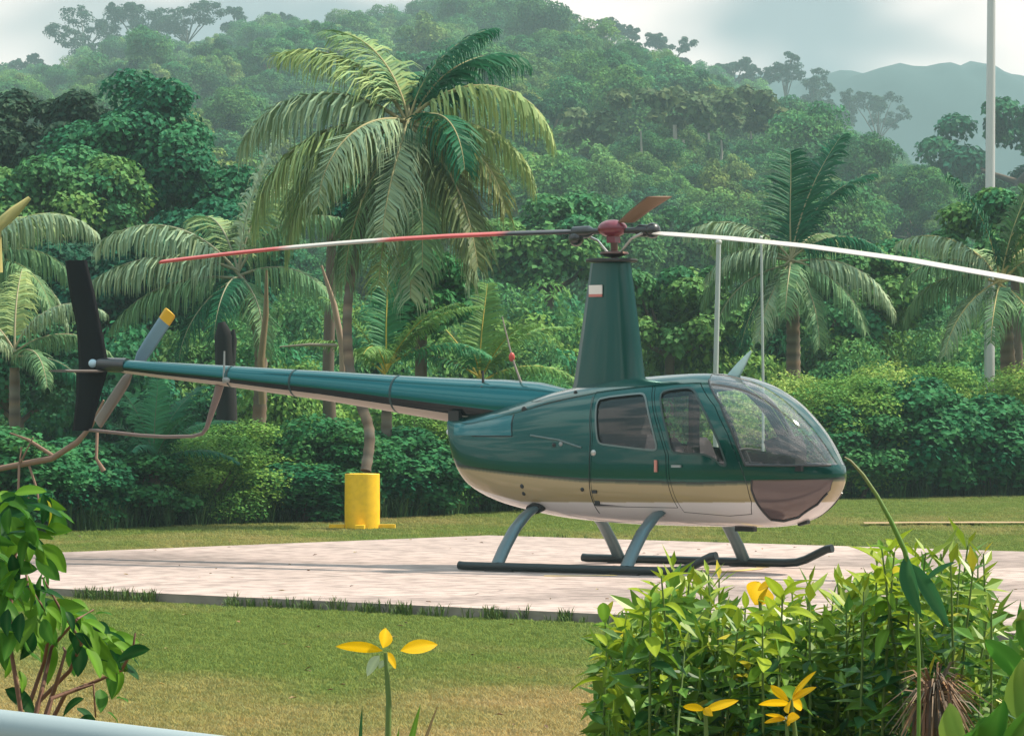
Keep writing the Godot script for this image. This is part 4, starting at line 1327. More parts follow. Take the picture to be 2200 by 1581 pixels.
	for q in [[1.62, -0.50, 0.42, 0.165], [1.74, -0.45, 0.345, 0.150], [2.2, -0.37, 0.285, 0.135], [2.6, -0.305, 0.225, 0.12], [2.885, -0.258, 0.18, 0.105]]:
		rings.push_back(airfoil(Vector3(q[2], q[0], 0), Vector3(q[1], q[0], 0), Vector3(0, 0, q[3] * 1.5), 12))
	mb = MB.new()
	mb.skin(rings)
	var mast := put("mast_fairing", mb.commit(green), H)
	mb = MB.new()
	mb.lathe([Vector2(0.0, 0.03), Vector2(0.24, 0.03), Vector2(0.245, 0.015), Vector2(0.24, 0.0), Vector2(0.0, 0.0)], Vector3(-0.03, 2.89, 0), 24)
	put("mast_cap", mb.commit(black), mast)
	mb = MB.new()
	mb.box(Vector3(-0.16, 2.63, 0.075), Vector3(0.15, 0.085, 0.012), Basis(Vector3.UP, -0.05))
	var pl := put("placard", mb.commit(mat(0.75, 0.70, 0.68, 0.5)), mast)
	mb = MB.new()
	mb.box(Vector3(-0.16, 2.575, 0.077), Vector3(0.15, 0.025, 0.012), Basis(Vector3.UP, -0.05))
	put("placard", mb.commit(mat(0.55, 0.18, 0.16, 0.5)), mast)
	# ---- rotor head
	mb = MB.new()
	mb.tube([Vector3(0, 2.9, 0), Vector3(0, 3.2, 0)], [0.035, 0.035], 12)
	mb.lathe([Vector2(0.0, 0.03), Vector2(0.13, 0.02), Vector2(0.14, 0.0), Vector2(0.05, -0.03), Vector2(0, -0.03)], Vector3(0, 2.965, 0), 16)
	put("rotor_mast", mb.commit(mat(0.12, 0.06, 0.05, 0.4, 0.6)), H)
	var hub := mat(0.16, 0.012, 0.03, 0.35, 0.2, 0.5)
	mb = MB.new()
	mb.ball(Vector3(-0.02, 3.205, 0), Vector3(0.15, 0.085, 0.12), Color.WHITE, 12, 18)
	mb.box(Vector3(-0.01, 3.15, 0), Vector3(0.09, 0.16, 0.10))
	var hb := put("rotor_hub", mb.commit(hub), H)
	mb = MB.new()
	for sd in both:
		mb.tube([Vector3(sd * 0.10, 2.97, 0.06 * sd), Vector3(sd * 0.24, 3.10, 0.09 * sd), Vector3(sd * 0.36, 3.15, 0.09 * sd)], [0.014, 0.012, 0.014], 6)
	put("pitch_link", mb.commit(steel), hb)
	var dirs := [Vector3(0.995, 0, -0.099).normalized(), -Vector3(0.995, 0, -0.099).normalized()]
	for b in 2:
		var o: Vector3 = dirs[b]
		var sdv := Vector3.UP.cross(o).normalized()
		var drop := func(r: float) -> float: return (0.0187 * r * r + 0.05 * r if b == 0 else 0.0105 * r * r - 0.012 * r)
		mb = MB.new()
		mb.tube([o * 0.08 + Vector3.UP * 3.185, o * 0.22 + Vector3.UP * 3.183, o * 0.27 + Vector3.UP * 3.18, o * 0.43 + Vector3.UP * 3.176], [0.028, 0.03, 0.062, 0.058], 10)
		mb.ball(o * 0.40 + Vector3.UP * (3.178 - (0.06 if b == 1 else 0.0)), Vector3(0.075, 0.075, 0.075))
		var grip := put("blade_grip", mb.commit(navy), hb)
		var rg: Array = []
		var cl: Array = []
		var stops := [[0.43, 0], [0.6, 0], [1.1, 0], [1.25, 1], [1.8, 1], [2.4, 1], [2.6, 2], [3.0, 2], [3.5, 2], [3.7, 1], [4.3, 1], [4.9, 1], [5.03, 1]] if b == 1 else [[0.43, 2], [0.6, 2], [1.2, 2], [2.0, 2], [3.0, 2], [4.0, 2], [4.9, 2], [5.03, 2]]
		for q in stops:
			var r: float = q[0]
			var pitch := deg_to_rad(7.0 if b == 0 else -11.0)
			var ch := 0.13 if r < 0.5 else 0.254
			var cvec := (sdv * cos(pitch) + Vector3.UP * sin(pitch)) * ch
			var tvec := (Vector3.UP * cos(pitch) - sdv * sin(pitch)) * 0.034
			var m: Vector3 = o * r + Vector3.UP * (3.178 - drop.call(r))
			rg.push_back(airfoil(m + cvec * 0.3, m - cvec * 0.7, tvec, 7))
			cl.push_back([Color(0.012, 0.010, 0.012), Color(0.46, 0.055, 0.05), Color(0.50, 0.47, 0.44)][q[1]])
		mb = MB.new()
		mb.skin(rg, Color.WHITE, true, cl)
		var bm := vmat(0.3)
		var bl := put("rotor_blade", mb.commit(bm), H)
		bl.set_meta("label", "red and white banded main rotor blade" if b == 1 else "white main rotor blade")
	# short brown blade standing up from the hub
	rings = []
	for q in [[0.13, 3.26, 0.17], [0.29, 3.37, 0.20], [0.50, 3.493, 0.24]]:
		var m := Vector3(q[0], q[1], 0.0)
		rings.push_back(airfoil(m + Vector3(0.839, 0.0, -0.545) * q[2] * 0.5, m - Vector3(0.839, 0.0, -0.545) * q[2] * 0.5, Vector3(-0.25, 0.35, -0.5) * 0.03, 6))
	mb = MB.new()
	mb.skin(rings)
	put("stub_blade", mb.commit(mat(0.20, 0.115, 0.07, 0.5)), H).set_meta("label", "short brown blade raised above the hub")
	# ---- tail boom: painted in three bands, cyan sky reflection mixed into the top
	mb = MB.new()
	var belly := MB.new()
	var st := [[-0.30, 1.58, 0.05], [-0.55, 1.55, 0.15], [-0.8, 1.52, 0.235], [-1.2, 1.535, 0.25], [-1.9, 1.595, 0.212], [-2.6, 1.660, 0.178], [-3.34, 1.730, 0.147], [-4.0, 1.782, 0.124], [-4.61, 1.834, 0.103], [-5.4, 1.893, 0.083], [-6.10, 1.950, 0.062]]
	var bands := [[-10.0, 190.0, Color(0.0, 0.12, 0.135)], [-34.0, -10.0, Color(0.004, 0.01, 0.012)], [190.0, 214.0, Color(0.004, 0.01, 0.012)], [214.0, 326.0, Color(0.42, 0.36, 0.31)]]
	for q in bands:
		var rows: Array = []; var nr: Array = []
		for s in st:
			var r1 := PackedVector3Array(); var n1 := PackedVector3Array()
			for k in 17:
				var a := deg_to_rad(lerpf(q[0], q[1], k / 16.0))
				var o := Vector3(0, sin(a), cos(a))
				r1.push_back(Vector3(s[0], s[1], 0) + o * s[2]); n1.push_back((o + Vector3(-0.035, 0, 0)).normalized())
			rows.push_back(r1); nr.push_back(n1)
		if q[0] > 200.0:
			belly.grid(rows, nr, q[2])
		else:
			mb.grid(rows, nr, q[2])
	var boomm := vmat(0.22)
	boomm.metallic = 0.65
	boomm.clearcoat_enabled = true
	boomm.clearcoat = 0.5
	boomm.metallic_specular = 0.35
	boomm.clearcoat_roughness = 0.03
	var boom := put("tail_boom", mb.commit(boomm), H)
	put("belly_band", belly.commit(vmat(0.35)), boom)
	mb = MB.new()
	mb.tube([Vector3(-5.85, 1.94, 0), Vector3(-6.18, 1.955, 0), Vector3(-6.24, 1.955, 0)], [0.078, 0.074, 0.05], 14)
	mb.box(Vector3(-5.98, 1.93, -0.12), Vector3(0.14, 0.12, 0.2))
	put("tail_gearbox", mb.commit(navy), boom)
	for x in [-2.45, -3.7, -4.5]:
		var cyr := _boom_at(st, x)
		mb = MB.new()
		mb.tube([Vector3(x - 0.012, cyr.x, 0), Vector3(x + 0.012, cyr.x, 0)], [cyr.y + 0.003, cyr.y + 0.003], 24, Color.WHITE, 1.0, false)
		put("boom_joint", mb.commit(mat(0.01, 0.04, 0.045, 0.4)), boom)
	mb = MB.new()
	mb.tube([Vector3(-4.535, 1.76, 0.10), Vector3(-4.535, 2.08, 0.09)], [0.014, 0.009], 6)
	mb.ball(Vector3(-4.5, 1.79, 0.105), Vector3(0.05, 0.03, 0.02))
	put("boom_antenna", mb.commit(grey), boom)
	mb = MB.new()
	mb.tube([Vector3(-0.99, 1.70, 0.05), Vector3(-1.06, 1.86, 0.05), Vector3(-1.12, 2.01, 0.05), Vector3(-1.23, 2.39, 0.05)], [0.014, 0.012, 0.010, 0.006], 6)
	var wa := put("antenna_twig", mb.commit(mat(0.25, 0.22, 0.2, 0.6)), boom)  # twig with a red tip, built onto the boom as an antenna
	mb = MB.new()
	mb.ball(Vector3(-1.12, 2.0, 0.05), Vector3(0.03, 0.045, 0.03))
	put("twig_tip", mb.commit(mat(0.45, 0.06, 0.05, 0.3)), wa)
	mb = MB.new()
	mb.tube([Vector3(-1.40, 1.70, 0.12), Vector3(-1.42, 1.87, 0.10)], [0.016, 0.012], 6)
	mb.ball(Vector3(-1.39, 1.70, 0.15), Vector3(0.035, 0.03, 0.03))
	put("boom_antenna", mb.commit(black), boom)
	# fins
	var fin := mat(0.006, 0.006, 0.009, 0.6)
	fin.metallic_specular = 0.2
	rings = []
	for q in [[1.90, -6.487, -6.10], [2.016, -6.49, -6.106], [2.354, -6.515, -6.19], [2.64, -6.598, -6.262], [3.03, -6.672, -6.382]]:
		rings.push_back(airfoil(Vector3(q[2], q[0], 0), Vector3(q[1], q[0], 0), Vector3(0, 0, 0.06), 7))
	mb = MB.new(); mb.skin(rings)
	put("upper_fin", mb.commit(fin), H)
	rings = []
	for q in [[1.898, -6.52, -6.10], [1.63, -6.52, -6.198], [1.273, -6.567, -6.321]]:
		rings.push_back(airfoil(Vector3(q[2], q[0], 0), Vector3(q[1], q[0], 0), Vector3(0, 0, 0.06), 7))
	mb = MB.new(); mb.skin(rings)
	put("lower_fin", mb.commit(fin), H)
	rings = []
	for z in [-0.02, 0.3, 0.62]:
		rings.push_back(airfoil(Vector3(-6.12, 1.885, z), Vector3(-6.40, 1.885, z), Vector3(0, 0.03, 0), 6))
	mb = MB.new(); mb.skin(rings)
	put("stabilizer", mb.commit(mat(0.10, 0.085, 0.08, 0.5)), H)
	mb = MB.new()
	mb.ball(Vector3(-6.26, 1.965, 0.05), Vector3(0.05, 0.045, 0.04))
	put("position_light", mb.commit(mat(0.45, 0.62, 0.72, 0.2)), H)
	# tail rotor on the far side
	var th := Vector3(-5.985, 1.915, -0.28)
	mb = MB.new()
	mb.tube([Vector3(-5.985, 1.92, -0.1), Vector3(-5.985, 1.915, -0.33)], [0.035, 0.035], 10)
	var trh := put("tail_rotor_hub", mb.commit(steel), H)
	for b in 2:
		var o := Vector3(0.64, 0.77, 0).normalized() * (1.0 if b == 0 else -1.0)
		var sv := Vector3(-o.y, o.x, 0)
		rings = []
		var cl2: Array = []
		for q in [[0.06, 0.07, 0], [0.16, 0.14, 0], [0.3, 0.15, 0], [0.62, 0.15, 0], [0.621, 0.15, 1], [0.73, 0.15, 1], [0.75, 0.13, 1]]:
			var m: Vector3 = th + o * q[0]
			rings.push_back(airfoil(m + sv * q[1] * 0.5 + Vector3(0, 0, 0.012), m - sv * q[1] * 0.5 - Vector3(0, 0, 0.012), Vector3(0, 0, 0.02), 6))
			cl2.push_back((Color(0.16, 0.26, 0.34) if b == 0 else Color(0.24, 0.19, 0.15)) if q[2] == 0 or b == 1 else Color(0.72, 0.40, 0.02))  # lower blade gets its shade as a brown-grey colour
		mb = MB.new(); mb.skin(rings, Color.WHITE, true, cl2)
		var tb := put("tail_rotor_blade", mb.commit(vmat(0.4)), H)
		tb.set_meta("label", "blue grey tail rotor blade with yellow tip" if b == 0 else "brown grey lower tail rotor blade")
	# tail guard
	mb = MB.new()
	mb.tube([Vector3(-4.66, 1.74, 0), Vector3(-4.70, 1.62, 0), Vector3(-4.83, 1.30, 0)], [0.045, 0.04, 0.022], 8)
	mb.tube([Vector3(-4.82, 1.32, 0), Vector3(-4.88, 1.25, 0), Vector3(-5.0, 1.222, 0), Vector3(-5.35, 1.215, 0), Vector3(-5.68, 1.228, 0), Vector3(-6.4, 1.285, 0)], [0.022, 0.019, 0.018, 0.018, 0.018, 0.018], 8)
	put("tail_guard", mb.commit(mat(0.17, 0.12, 0.11, 0.5)), H)
	# landing gear
	for sd in both:
		mb = MB.new()
		var px := [[-1.03, 0.05], [-0.98, 0.045], [0.3, 0.045], [1.22, 0.045], [1.36, 0.055], [1.46, 0.085], [1.60, 0.15], [1.68, 0.185], [1.74, 0.195]]
		var pts: Array = []; var rr: Array = []
		for q in px: pts.push_back(Vector3(q[0], q[1], sd * 1.09)); rr.push_back(0.04)
		mb.tube(pts, rr, 12)
		var skid := put("skid", mb.commit(mat(0.012, 0.02, 0.022, 0.35, 0.2)), H)
		mb = MB.new()
		for x in [-0.58, 0.79]: mb.box(Vector3(x, 0.018, sd * 1.09), Vector3(0.3, 0.03, 0.06))
		put("wear_shoe", mb.commit(black), skid)
		for x in [-0.60, 0.80]:
			mb = MB.new()
			var lp: Array = []
			var c := [[0.30, 0.60], [0.45, 0.575], [0.60, 0.51], [0.78, 0.39], [0.95, 0.22], [1.075, 0.07]]
			var rgs: Array = []
			for q in c:
				var m := Vector3(x, q[1], sd * q[0])
				var sl := Vector3(0, 0.55, sd * 0.83)
				rgs.push_back(airfoil(m + Vector3(0.062, 0, 0), m - Vector3(0.085, 0, 0), sl * 0.065, 6))
			mb.skin(rgs)
			var leg := put("leg", mb.commit(mat(0.10, 0.155, 0.175, 0.3, 0.4)), H)
			mb = MB.new()
			mb.tube([Vector3(x, 0.595, sd * 0.36), Vector3(x, 0.565, sd * 0.47)], [0.095, 0.09], 12, Color.WHITE, 0.55)
			put("leg_boot", mb.commit(rubber), leg)
	# roof antenna
	mb = MB.new()
	rings = [airfoil(Vector3(1.36, 1.80, 0), Vector3(1.22, 1.82, 0), Vector3(0, 0, 0.012), 5), airfoil(Vector3(1.43, 1.92, 0), Vector3(1.34, 1.94, 0), Vector3(0, 0, 0.008), 5), airfoil(Vector3(1.49, 2.04, 0), Vector3(1.47, 2.045, 0), Vector3(0, 0, 0.004), 5)]
	mb.skin(rings)
	put("roof_antenna", mb.commit(mat(0.45, 0.62, 0.62, 0.3)), H)

func _boom_at(st: Array, x: float) -> Vector2:
	for k in st.size() - 1:
		if x <= st[k][0] and x >= st[k + 1][0]:
			var f: float = (x - st[k][0]) / (st[k + 1][0] - st[k][0])
			return Vector2(lerpf(st[k][1], st[k + 1][1], f), lerpf(st[k][2], st[k + 1][2], f))
	return Vector2(1.6, 0.2)

func _rr(m: Vector3, hx: float, hz: float) -> PackedVector3Array:
	var out := PackedVector3Array()
	for k in 16:
		var a := TAU * k / 16.0
		var c := cos(a); var s := sin(a)
		out.push_back(m + Vector3(signf(c) * pow(absf(c), 0.5) * hx, 0, signf(s) * pow(absf(s), 0.5) * hz))
	return out

# ------------------------------------------------------------------ drum and poles
func build_yard() -> void:
	var D := 50.2
	var at := spot(778, 0, D)
	at.y = -0.06
	var dr := thing("yellow_drum", "yellow painted drum round the foot of the big palm", "drum", at)
	var mb := MB.new()
	var r := 0.223
	mb.lathe([Vector2(r - 0.02, 0.62), Vector2(r - 0.018, 0.70), Vector2(r - 0.006, 0.706), Vector2(r, 0.70), Vector2(r + 0.001, 0.5), Vector2(r + 0.003, 0.25), Vector2(r, 0.0)], Vector3.ZERO, 40)
	var ym := mat(0.92, 0.55, 0.012, 0.45)
	var nt := noise_tex(0.02, [Color(0.95, 0.94, 0.92), Color(0.98, 0.98, 0.97), Color(1, 1, 1)], 21, 256)
	ym.albedo_texture = nt
	ym.uv1_triplanar = true
	ym.uv1_scale = Vector3(2, 2, 2)
	put("shell", mb.commit(ym), dr)
	mb = MB.new()
	mb.lathe([Vector2(0, 0.62), Vector2(r - 0.02, 0.62)], Vector3.ZERO, 24)
	put("soil", mb.commit(mat(0.07, 0.05, 0.035, 0.95)), dr)
	for k in 4:
		mb = MB.new()
		var a := 0.05 + k * PI / 2
		mb.box(Vector3(cos(a) * (r + 0.10), 0.035, sin(a) * (r + 0.10)), Vector3(0.2, 0.045, 0.12), Basis(Vector3.UP, -a))
		put("foot", mb.commit(ym), dr)
	# lamp pole at the right
	var p := spot(2126, 0, 82.0)
	var pole := thing("lamp_pole", "tall grey metal pole rising past the top at the right edge", "pole", Vector3(p.x, -0.1, -82.0))
	mb = MB.new()
	mb.tube([Vector3(0, 0, 0), Vector3(0.02, 5.0, 0), Vector3(0.06, 10.5, 0)], [0.115, 0.105, 0.085], 16)
	put("shaft", mb.commit(mat(0.55, 0.55, 0.56, 0.35, 0.3)), pole)
	mb = MB.new()
	mb.tube([Vector3(0.06, 10.4, 0), Vector3(0.3, 10.8, 0.3), Vector3(0.9, 10.95, 1.0)], [0.05, 0.045, 0.04], 8)
	put("arm", mb.commit(mat(0.55, 0.55, 0.56, 0.35, 0.3)), pole)
	mb = MB.new()
	mb.box(Vector3(1.05, 10.93, 1.15), Vector3(0.3, 0.1, 0.6), Basis(Vector3.UP, 0.75))
	put("lamp_head", mb.commit(mat(0.3, 0.3, 0.3, 0.5)), pole)
	# two thin white posts
	var posts := [[1538, 520, 0.05, 0.042, "taller thin white post behind the cabin roof, left of two"], [1640, 510, -0.03, 0.021, "thinner pale post right of the taller white one"]]
	for q in posts:
		var b := spot(q[0], 900, 62.5)
		var top := spot(q[0] + 4, q[1], 62.5)
		var t := thing("white_post", q[4], "post", Vector3(b.x, -0.1, -62.5), "thin white posts behind the helicopter")
		mb = MB.new()
		mb.tube([Vector3.ZERO, Vector3(0.0, top.y * 0.5, 0), Vector3(q[2], top.y + 0.1, 0)], [q[3], q[3], q[3] * 0.9], 10)
		put("shaft", mb.commit(mat(0.38, 0.42, 0.43, 0.5)), t)
		mb = MB.new()
		mb.ball(Vector3(q[2], top.y + 0.1, 0), Vector3.ONE * q[3] * 1.2)
		put("cap", mb.commit(mat(0.5, 0.5, 0.5, 0.5)), t)

# ------------------------------------------------------------------ plants near the camera
func leaf_mesh(l: float, w: float, bend: float, fold: float, col: Color, roundness := 0.8) -> ArrayMesh:
	# a blade along +X, up +Y, with a folded midrib and a downward curve
	var mb := MB.new()
	var n := 8
	var rows: Array = []
	var nr: Array = []
	for k in n + 1:
		var s := float(k) / n
		var x := l * s * (1.0 - 0.12 * bend * s)
		var y := -bend * l * s * s * 0.45
		var hw := w * pow(sin(PI * pow(s, roundness) * 0.985 + 0.012), 0.9)
		if k == n: hw = 0.0005
		var wav := sin(s * 9.0) * 0.05 * w
		rows.push_back(PackedVector3Array([Vector3(x, y + hw * fold + wav, -hw), Vector3(x, y + hw * fold * 0.25, -hw * 0.5), Vector3(x, y, 0), Vector3(x, y + hw * fold * 0.25, hw * 0.5), Vector3(x, y + hw * fold - wav, hw)]))
		var up := Vector3(bend * s * 0.9, 1, 0).normalized()
		nr.push_back(PackedVector3Array([(up + Vector3(0, 0, fold * 0.9)).normalized(), (up + Vector3(0, 0, fold * 0.6)).normalized(), up, (up - Vector3(0, 0, fold * 0.6)).normalized(), (up - Vector3(0, 0, fold * 0.9)).normalized()]))
	var cs: Array = []
	for k in n + 1:
		var e := col * rng.randf_range(0.9, 1.08)
		var vein := col * 1.18 + Color(0.02, 0.02, 0.01)
		cs.push_back(PackedColorArray([e, col, vein, col, e]))
	mb.grid(rows, nr, col, cs)
	return mb.commit(near_leaf)

func leaf_mat_of(r: float, g: float, b: float, _back := 0.7) -> Color:
	return Color(r, g, b)

func aim(ax: Vector3, roll: float) -> Basis:
	var x := ax.normalized()
	var z := x.cross(Vector3.UP)
	if z.length() < 0.05: z = Vector3(0, 0, 1)
	z = z.normalized()
	var y := z.cross(x).normalized()
	return Basis(x, y, z).rotated(x, roll)

func build_foreground() -> void:
	var young := leaf_mat_of(0.30, 0.40, 0.03)  # young top leaves, made paler still for the sunlit bush tops
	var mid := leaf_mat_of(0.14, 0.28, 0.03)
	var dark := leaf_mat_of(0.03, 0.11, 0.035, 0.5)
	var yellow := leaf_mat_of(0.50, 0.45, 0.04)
	var sets: Array = []
	for m in [young, mid, dark, yellow]:
		sets.push_back([leaf_mesh(1.0, 0.17, 0.7, 0.5, m), leaf_mesh(1.0, 0.20, 0.3, 0.3, m), leaf_mesh(1.0, 0.14, 1.0, 0.6, m), leaf_mesh(1.0, 0.22, 0.9, 0.35, m)])
	var stemm := mat(0.10, 0.17, 0.04, 0.6)
	var outline := [[1270, 1480], [1300, 1345], [1350, 1285], [1410, 1240], [1480, 1235], [1540, 1255], [1600, 1290], [1700, 1275], [1780, 1275], [1840, 1235], [1880, 1195], [1960, 1185], [2040, 1170], [2110, 1195], [2140, 1290], [2190, 1360], [2260, 1400]]
	var shrubs := [[1290, 1590, 15, "leafy bush with narrow leaves at the front, leftmost third next to the lawn"], [1590, 1860, 14, "leafy bush at the front whose top carries a yellow flower bud, middle third"], [1850, 2140, 16, "tallest part of the leafy bush at the front, right of the middle"]]
	var fill := LB.new()
	for q in shrubs:
		var c := spot((q[0] + q[1]) * 0.5, 0, 9.0)
		var t := thing("leafy_bush", q[3], "bush", Vector3(c.x, -0.07, -9.0), "leafy bushes in the foreground")
		var o := t.position
		var stems := MB.new()
		var count := 0
		for k in q[2] * 3:
			var px: float = lerpf(q[0], q[1], (k + rng.randf()) / (q[2] * 3.0))
			var d := rng.randf_range(8.5, 9.7)
			var ty := interp(outline, px) + rng.randf_range(-20, 65) + (60.0 if rng.randf() < 0.35 else 0.0) + (rng.randf_range(60, 240) if k % 3 == 0 else 0.0)
			var top := spot(px, ty, d)
			if k % 3 == 0: d = rng.randf_range(8.1, 8.6)
			var base := Vector3(lerpf(top.x, c.x, 0.35), -0.07, -d + rng.randf_range(-0.2, 0.2))
			var bend := Vector3(rng.randf_range(-0.05, 0.05), 0, rng.randf_range(-0.05, 0.05))
			var pts: Array = []
			for j in 9:
				var s := j / 8.0
				pts.push_back(base.lerp(top, s) + bend * sin(s * PI) - o)
			stems.tube(pts, [0.007, 0.007, 0.006, 0.006, 0.005, 0.005, 0.004, 0.003, 0.002], 5)
			var az := rng.randf() * TAU
			var y := top.y
			var nodes := 0
			while y > 0.70 and nodes < 30:
				var s := (y - base.y) / (top.y - base.y)
				var f := clampf(s * 8.0, 0.0, 7.99)
				var p: Vector3 = pts[int(f)].lerp(pts[int(f) + 1], f - int(f))
				var el := lerpf(62.0, -12.0, clampf(nodes / 6.0, 0.0, 1.0)) + rng.randf_range(-16, 16)
				var ax := Vector3(cos(az) * cos(deg_to_rad(el)), sin(deg_to_rad(el)), sin(az) * cos(deg_to_rad(el)))
				var L := rng.randf_range(0.055, 0.095) * (0.6 if nodes == 0 else 1.0)
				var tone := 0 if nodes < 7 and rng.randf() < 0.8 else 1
				if nodes >= 10 and rng.randf() < 0.6: tone = 2  # lower leaves darkened by colour, as shaded inside the bush
				if rng.randf() < 0.03: tone = 3
				var bs := aim(ax, rng.randf_range(-0.5, 0.5)).scaled_local(Vector3.ONE * L)
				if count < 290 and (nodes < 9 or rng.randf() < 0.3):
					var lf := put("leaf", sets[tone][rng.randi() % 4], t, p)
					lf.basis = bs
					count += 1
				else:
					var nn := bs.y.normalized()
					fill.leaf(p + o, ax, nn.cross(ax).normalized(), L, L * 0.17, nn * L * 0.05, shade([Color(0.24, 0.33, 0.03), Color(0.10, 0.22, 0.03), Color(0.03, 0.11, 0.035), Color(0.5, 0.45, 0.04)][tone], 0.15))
				az += 2.4 + rng.randf_range(-0.4, 0.4)
				y -= rng.randf_range(0.010, 0.020)
				nodes += 1
		var so := put("stems", stems.commit(stemm), t)
		so.set_meta("kind", "stuff")
	# inner foliage of the bushes, too dense to count
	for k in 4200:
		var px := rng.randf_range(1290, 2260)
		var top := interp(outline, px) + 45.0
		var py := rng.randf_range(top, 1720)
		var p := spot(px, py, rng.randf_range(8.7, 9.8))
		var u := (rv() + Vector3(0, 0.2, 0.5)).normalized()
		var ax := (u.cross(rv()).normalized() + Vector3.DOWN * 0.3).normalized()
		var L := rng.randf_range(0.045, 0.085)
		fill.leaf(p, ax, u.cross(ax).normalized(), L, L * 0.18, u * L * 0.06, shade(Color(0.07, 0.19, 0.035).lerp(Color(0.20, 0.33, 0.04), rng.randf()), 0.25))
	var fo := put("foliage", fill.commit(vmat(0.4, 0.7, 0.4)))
	tag(fo, "dense inner leaves of the bushes at the front right", "foliage", "", "stuff")
	# big leaved plant in the right corner
	var big := leaf_mat_of(0.07, 0.24, 0.03, 0.8)
	var bigl := leaf_mat_of(0.20, 0.32, 0.06, 0.8)
	var rp := thing("broad_leaved_plant", "plant with large bright green blades in the bottom right corner", "plant", Vector3(spot(2160, 0, 7.6).x, -0.07, -7.6))
	var bl := [[2150, 1660, 2110, 1470, 0.055], [2080, 1620, 1995, 1480, 0.03], [2180, 1640, 2215, 1440, 0.05], [2130, 1600, 2060, 1530, 0.035], [2220, 1560, 2150, 1380, 0.035], [2230, 1480, 2080, 1330, 0.022], [2240, 1420, 2140, 1270, 0.022], [2250, 1360, 2150, 1290, 0.03]]
	for k in bl.size():
		var q: Array = bl[k]
		var a := spot(q[0], q[1], 7.7); var b := spot(q[2], q[3], 7.5)
		var lf := put("leaf", leaf_mesh(1.0, q[4] / (b - a).length(), 0.4, 0.4, bigl if k % 3 == 1 else big), rp, a - rp.position)
		lf.basis = aim(b - a, rng.randf_range(-0.3, 0.3) + 1.1).scaled_local(Vector3.ONE * (b - a).length())
	var mb := MB.new()
	for k in 4: mb.tube([Vector3(k * 0.02, 0, 0), Vector3(-0.02 + k * 0.02, 0.6, 0), spot(2120 + k * 30, 1620, 7.7) - rp.position], [0.012, 0.01, 0.006], 6)
	put("stems", mb.commit(stemm), rp)
	# dry brown tuft
	var dt := thing("dry_tuft", "withered brown tuft of leaves among the bushes at the bottom right", "dry plant", Vector3(spot(2010, 0, 8.5).x, -0.07, -8.5))
	var lb := LB.new()
	var hd := spot(2010, 1490, 8.4) - dt.position
	for k in 190:
		var u := rv()
		if u.z < -0.3: u.z = -u.z
		var l := rng.randf_range(0.06, 0.13)
		var sd := u.cross(rv()).normalized()
		lb.strip(PackedVector3Array([hd + u * 0.01, hd + u * l * 0.6, hd + u * l + Vector3.DOWN * 0.04]), sd, PackedFloat32Array([0.0018, 0.0024, 0.0006]), shade(Color(0.20, 0.13, 0.085), 0.5))
	for k in 26:
		var x := rng.randf_range(-0.04, 0.04)
		var p := hd + Vector3(x, 0.03, rng.randf_range(-0.04, 0.06))
		lb.strip(PackedVector3Array([p, p + Vector3(x * 0.3, -0.10, 0.02), p + Vector3(x * rng.randf_range(-0.2, 0.8), rng.randf_range(-0.28, -0.12), rng.randf_range(-0.02, 0.03))]), Vector3(1, 0, 0.3).normalized(), PackedFloat32Array([0.002, 0.003, 0.001]), shade(Color(0.14, 0.08, 0.06), 0.5))
	put("withered_leaves", lb.commit(vmat(0.85, 0.2)), dt)
	mb = MB.new()
	mb.tube([Vector3.ZERO, hd * 0.5, hd], [0.02, 0.018, 0.014], 7)
	put("stem", mb.commit(mat(0.14, 0.09, 0.06, 0.9)), dt)
	# arching stalk with a long bud
	var D := 8.3
	var ak := thing("arching_stalk", "long curved stalk bending up in front of the helicopter's nose", "stalk", Vector3(spot(1965, 0, D).x, -0.07, -D))
	mb = MB.new()
	var pts: Array = []; var rad: Array = []; var cl: Array = []
	for q in [[1975, 1420, 0.004], [1968, 1300, 0.005], [1945, 1185, 0.0058], [1915, 1120, 0.0052], [1885, 1065, 0.0044], [1855, 1020, 0.0036], [1828, 990, 0.0026], [1815, 982, 0.0014]]:
		pts.push_back(spot(q[0], q[1], D) - ak.position); rad.push_back(q[2])
	for k in 8: cl.push_back(Color(0.10, 0.21, 0.03).lerp(Color(0.20, 0.20, 0.10), smoothstep(3.0, 6.0, float(k))))
	pts.push_front(Vector3.ZERO); rad.push_front(0.006); cl.push_front(cl[0])
	mb.tube(pts, rad, 7, Color.WHITE, 1.0, true, cl)
	put("stem", mb.commit(vmat(0.5)), ak)
	var bud := leaf_mat_of(0.04, 0.15, 0.06, 0.5)
	for q in [[1948, 1190, 1972, 1330, 0.020], [1958, 1210, 2045, 1350, 0.017], [1990, 1250, 2048, 1200, 0.009]]:
		var a := spot(q[0], q[1], D); var b := spot(q[2], q[3], D - 0.05)
		var lf := put("leaf", leaf_mesh(1.0, q[4] / (b - a).length(), 0.3, 0.8, bud), ak, a - ak.position)
		lf.basis = aim(b - a, 1.0).scaled_local(Vector3.ONE * (b - a).length())
	# yellow flowers
	var petal := leaf_mat_of(0.80, 0.50, 0.008, 0.7)
	var petal2 := leaf_mat_of(0.70, 0.44, 0.015, 0.7)
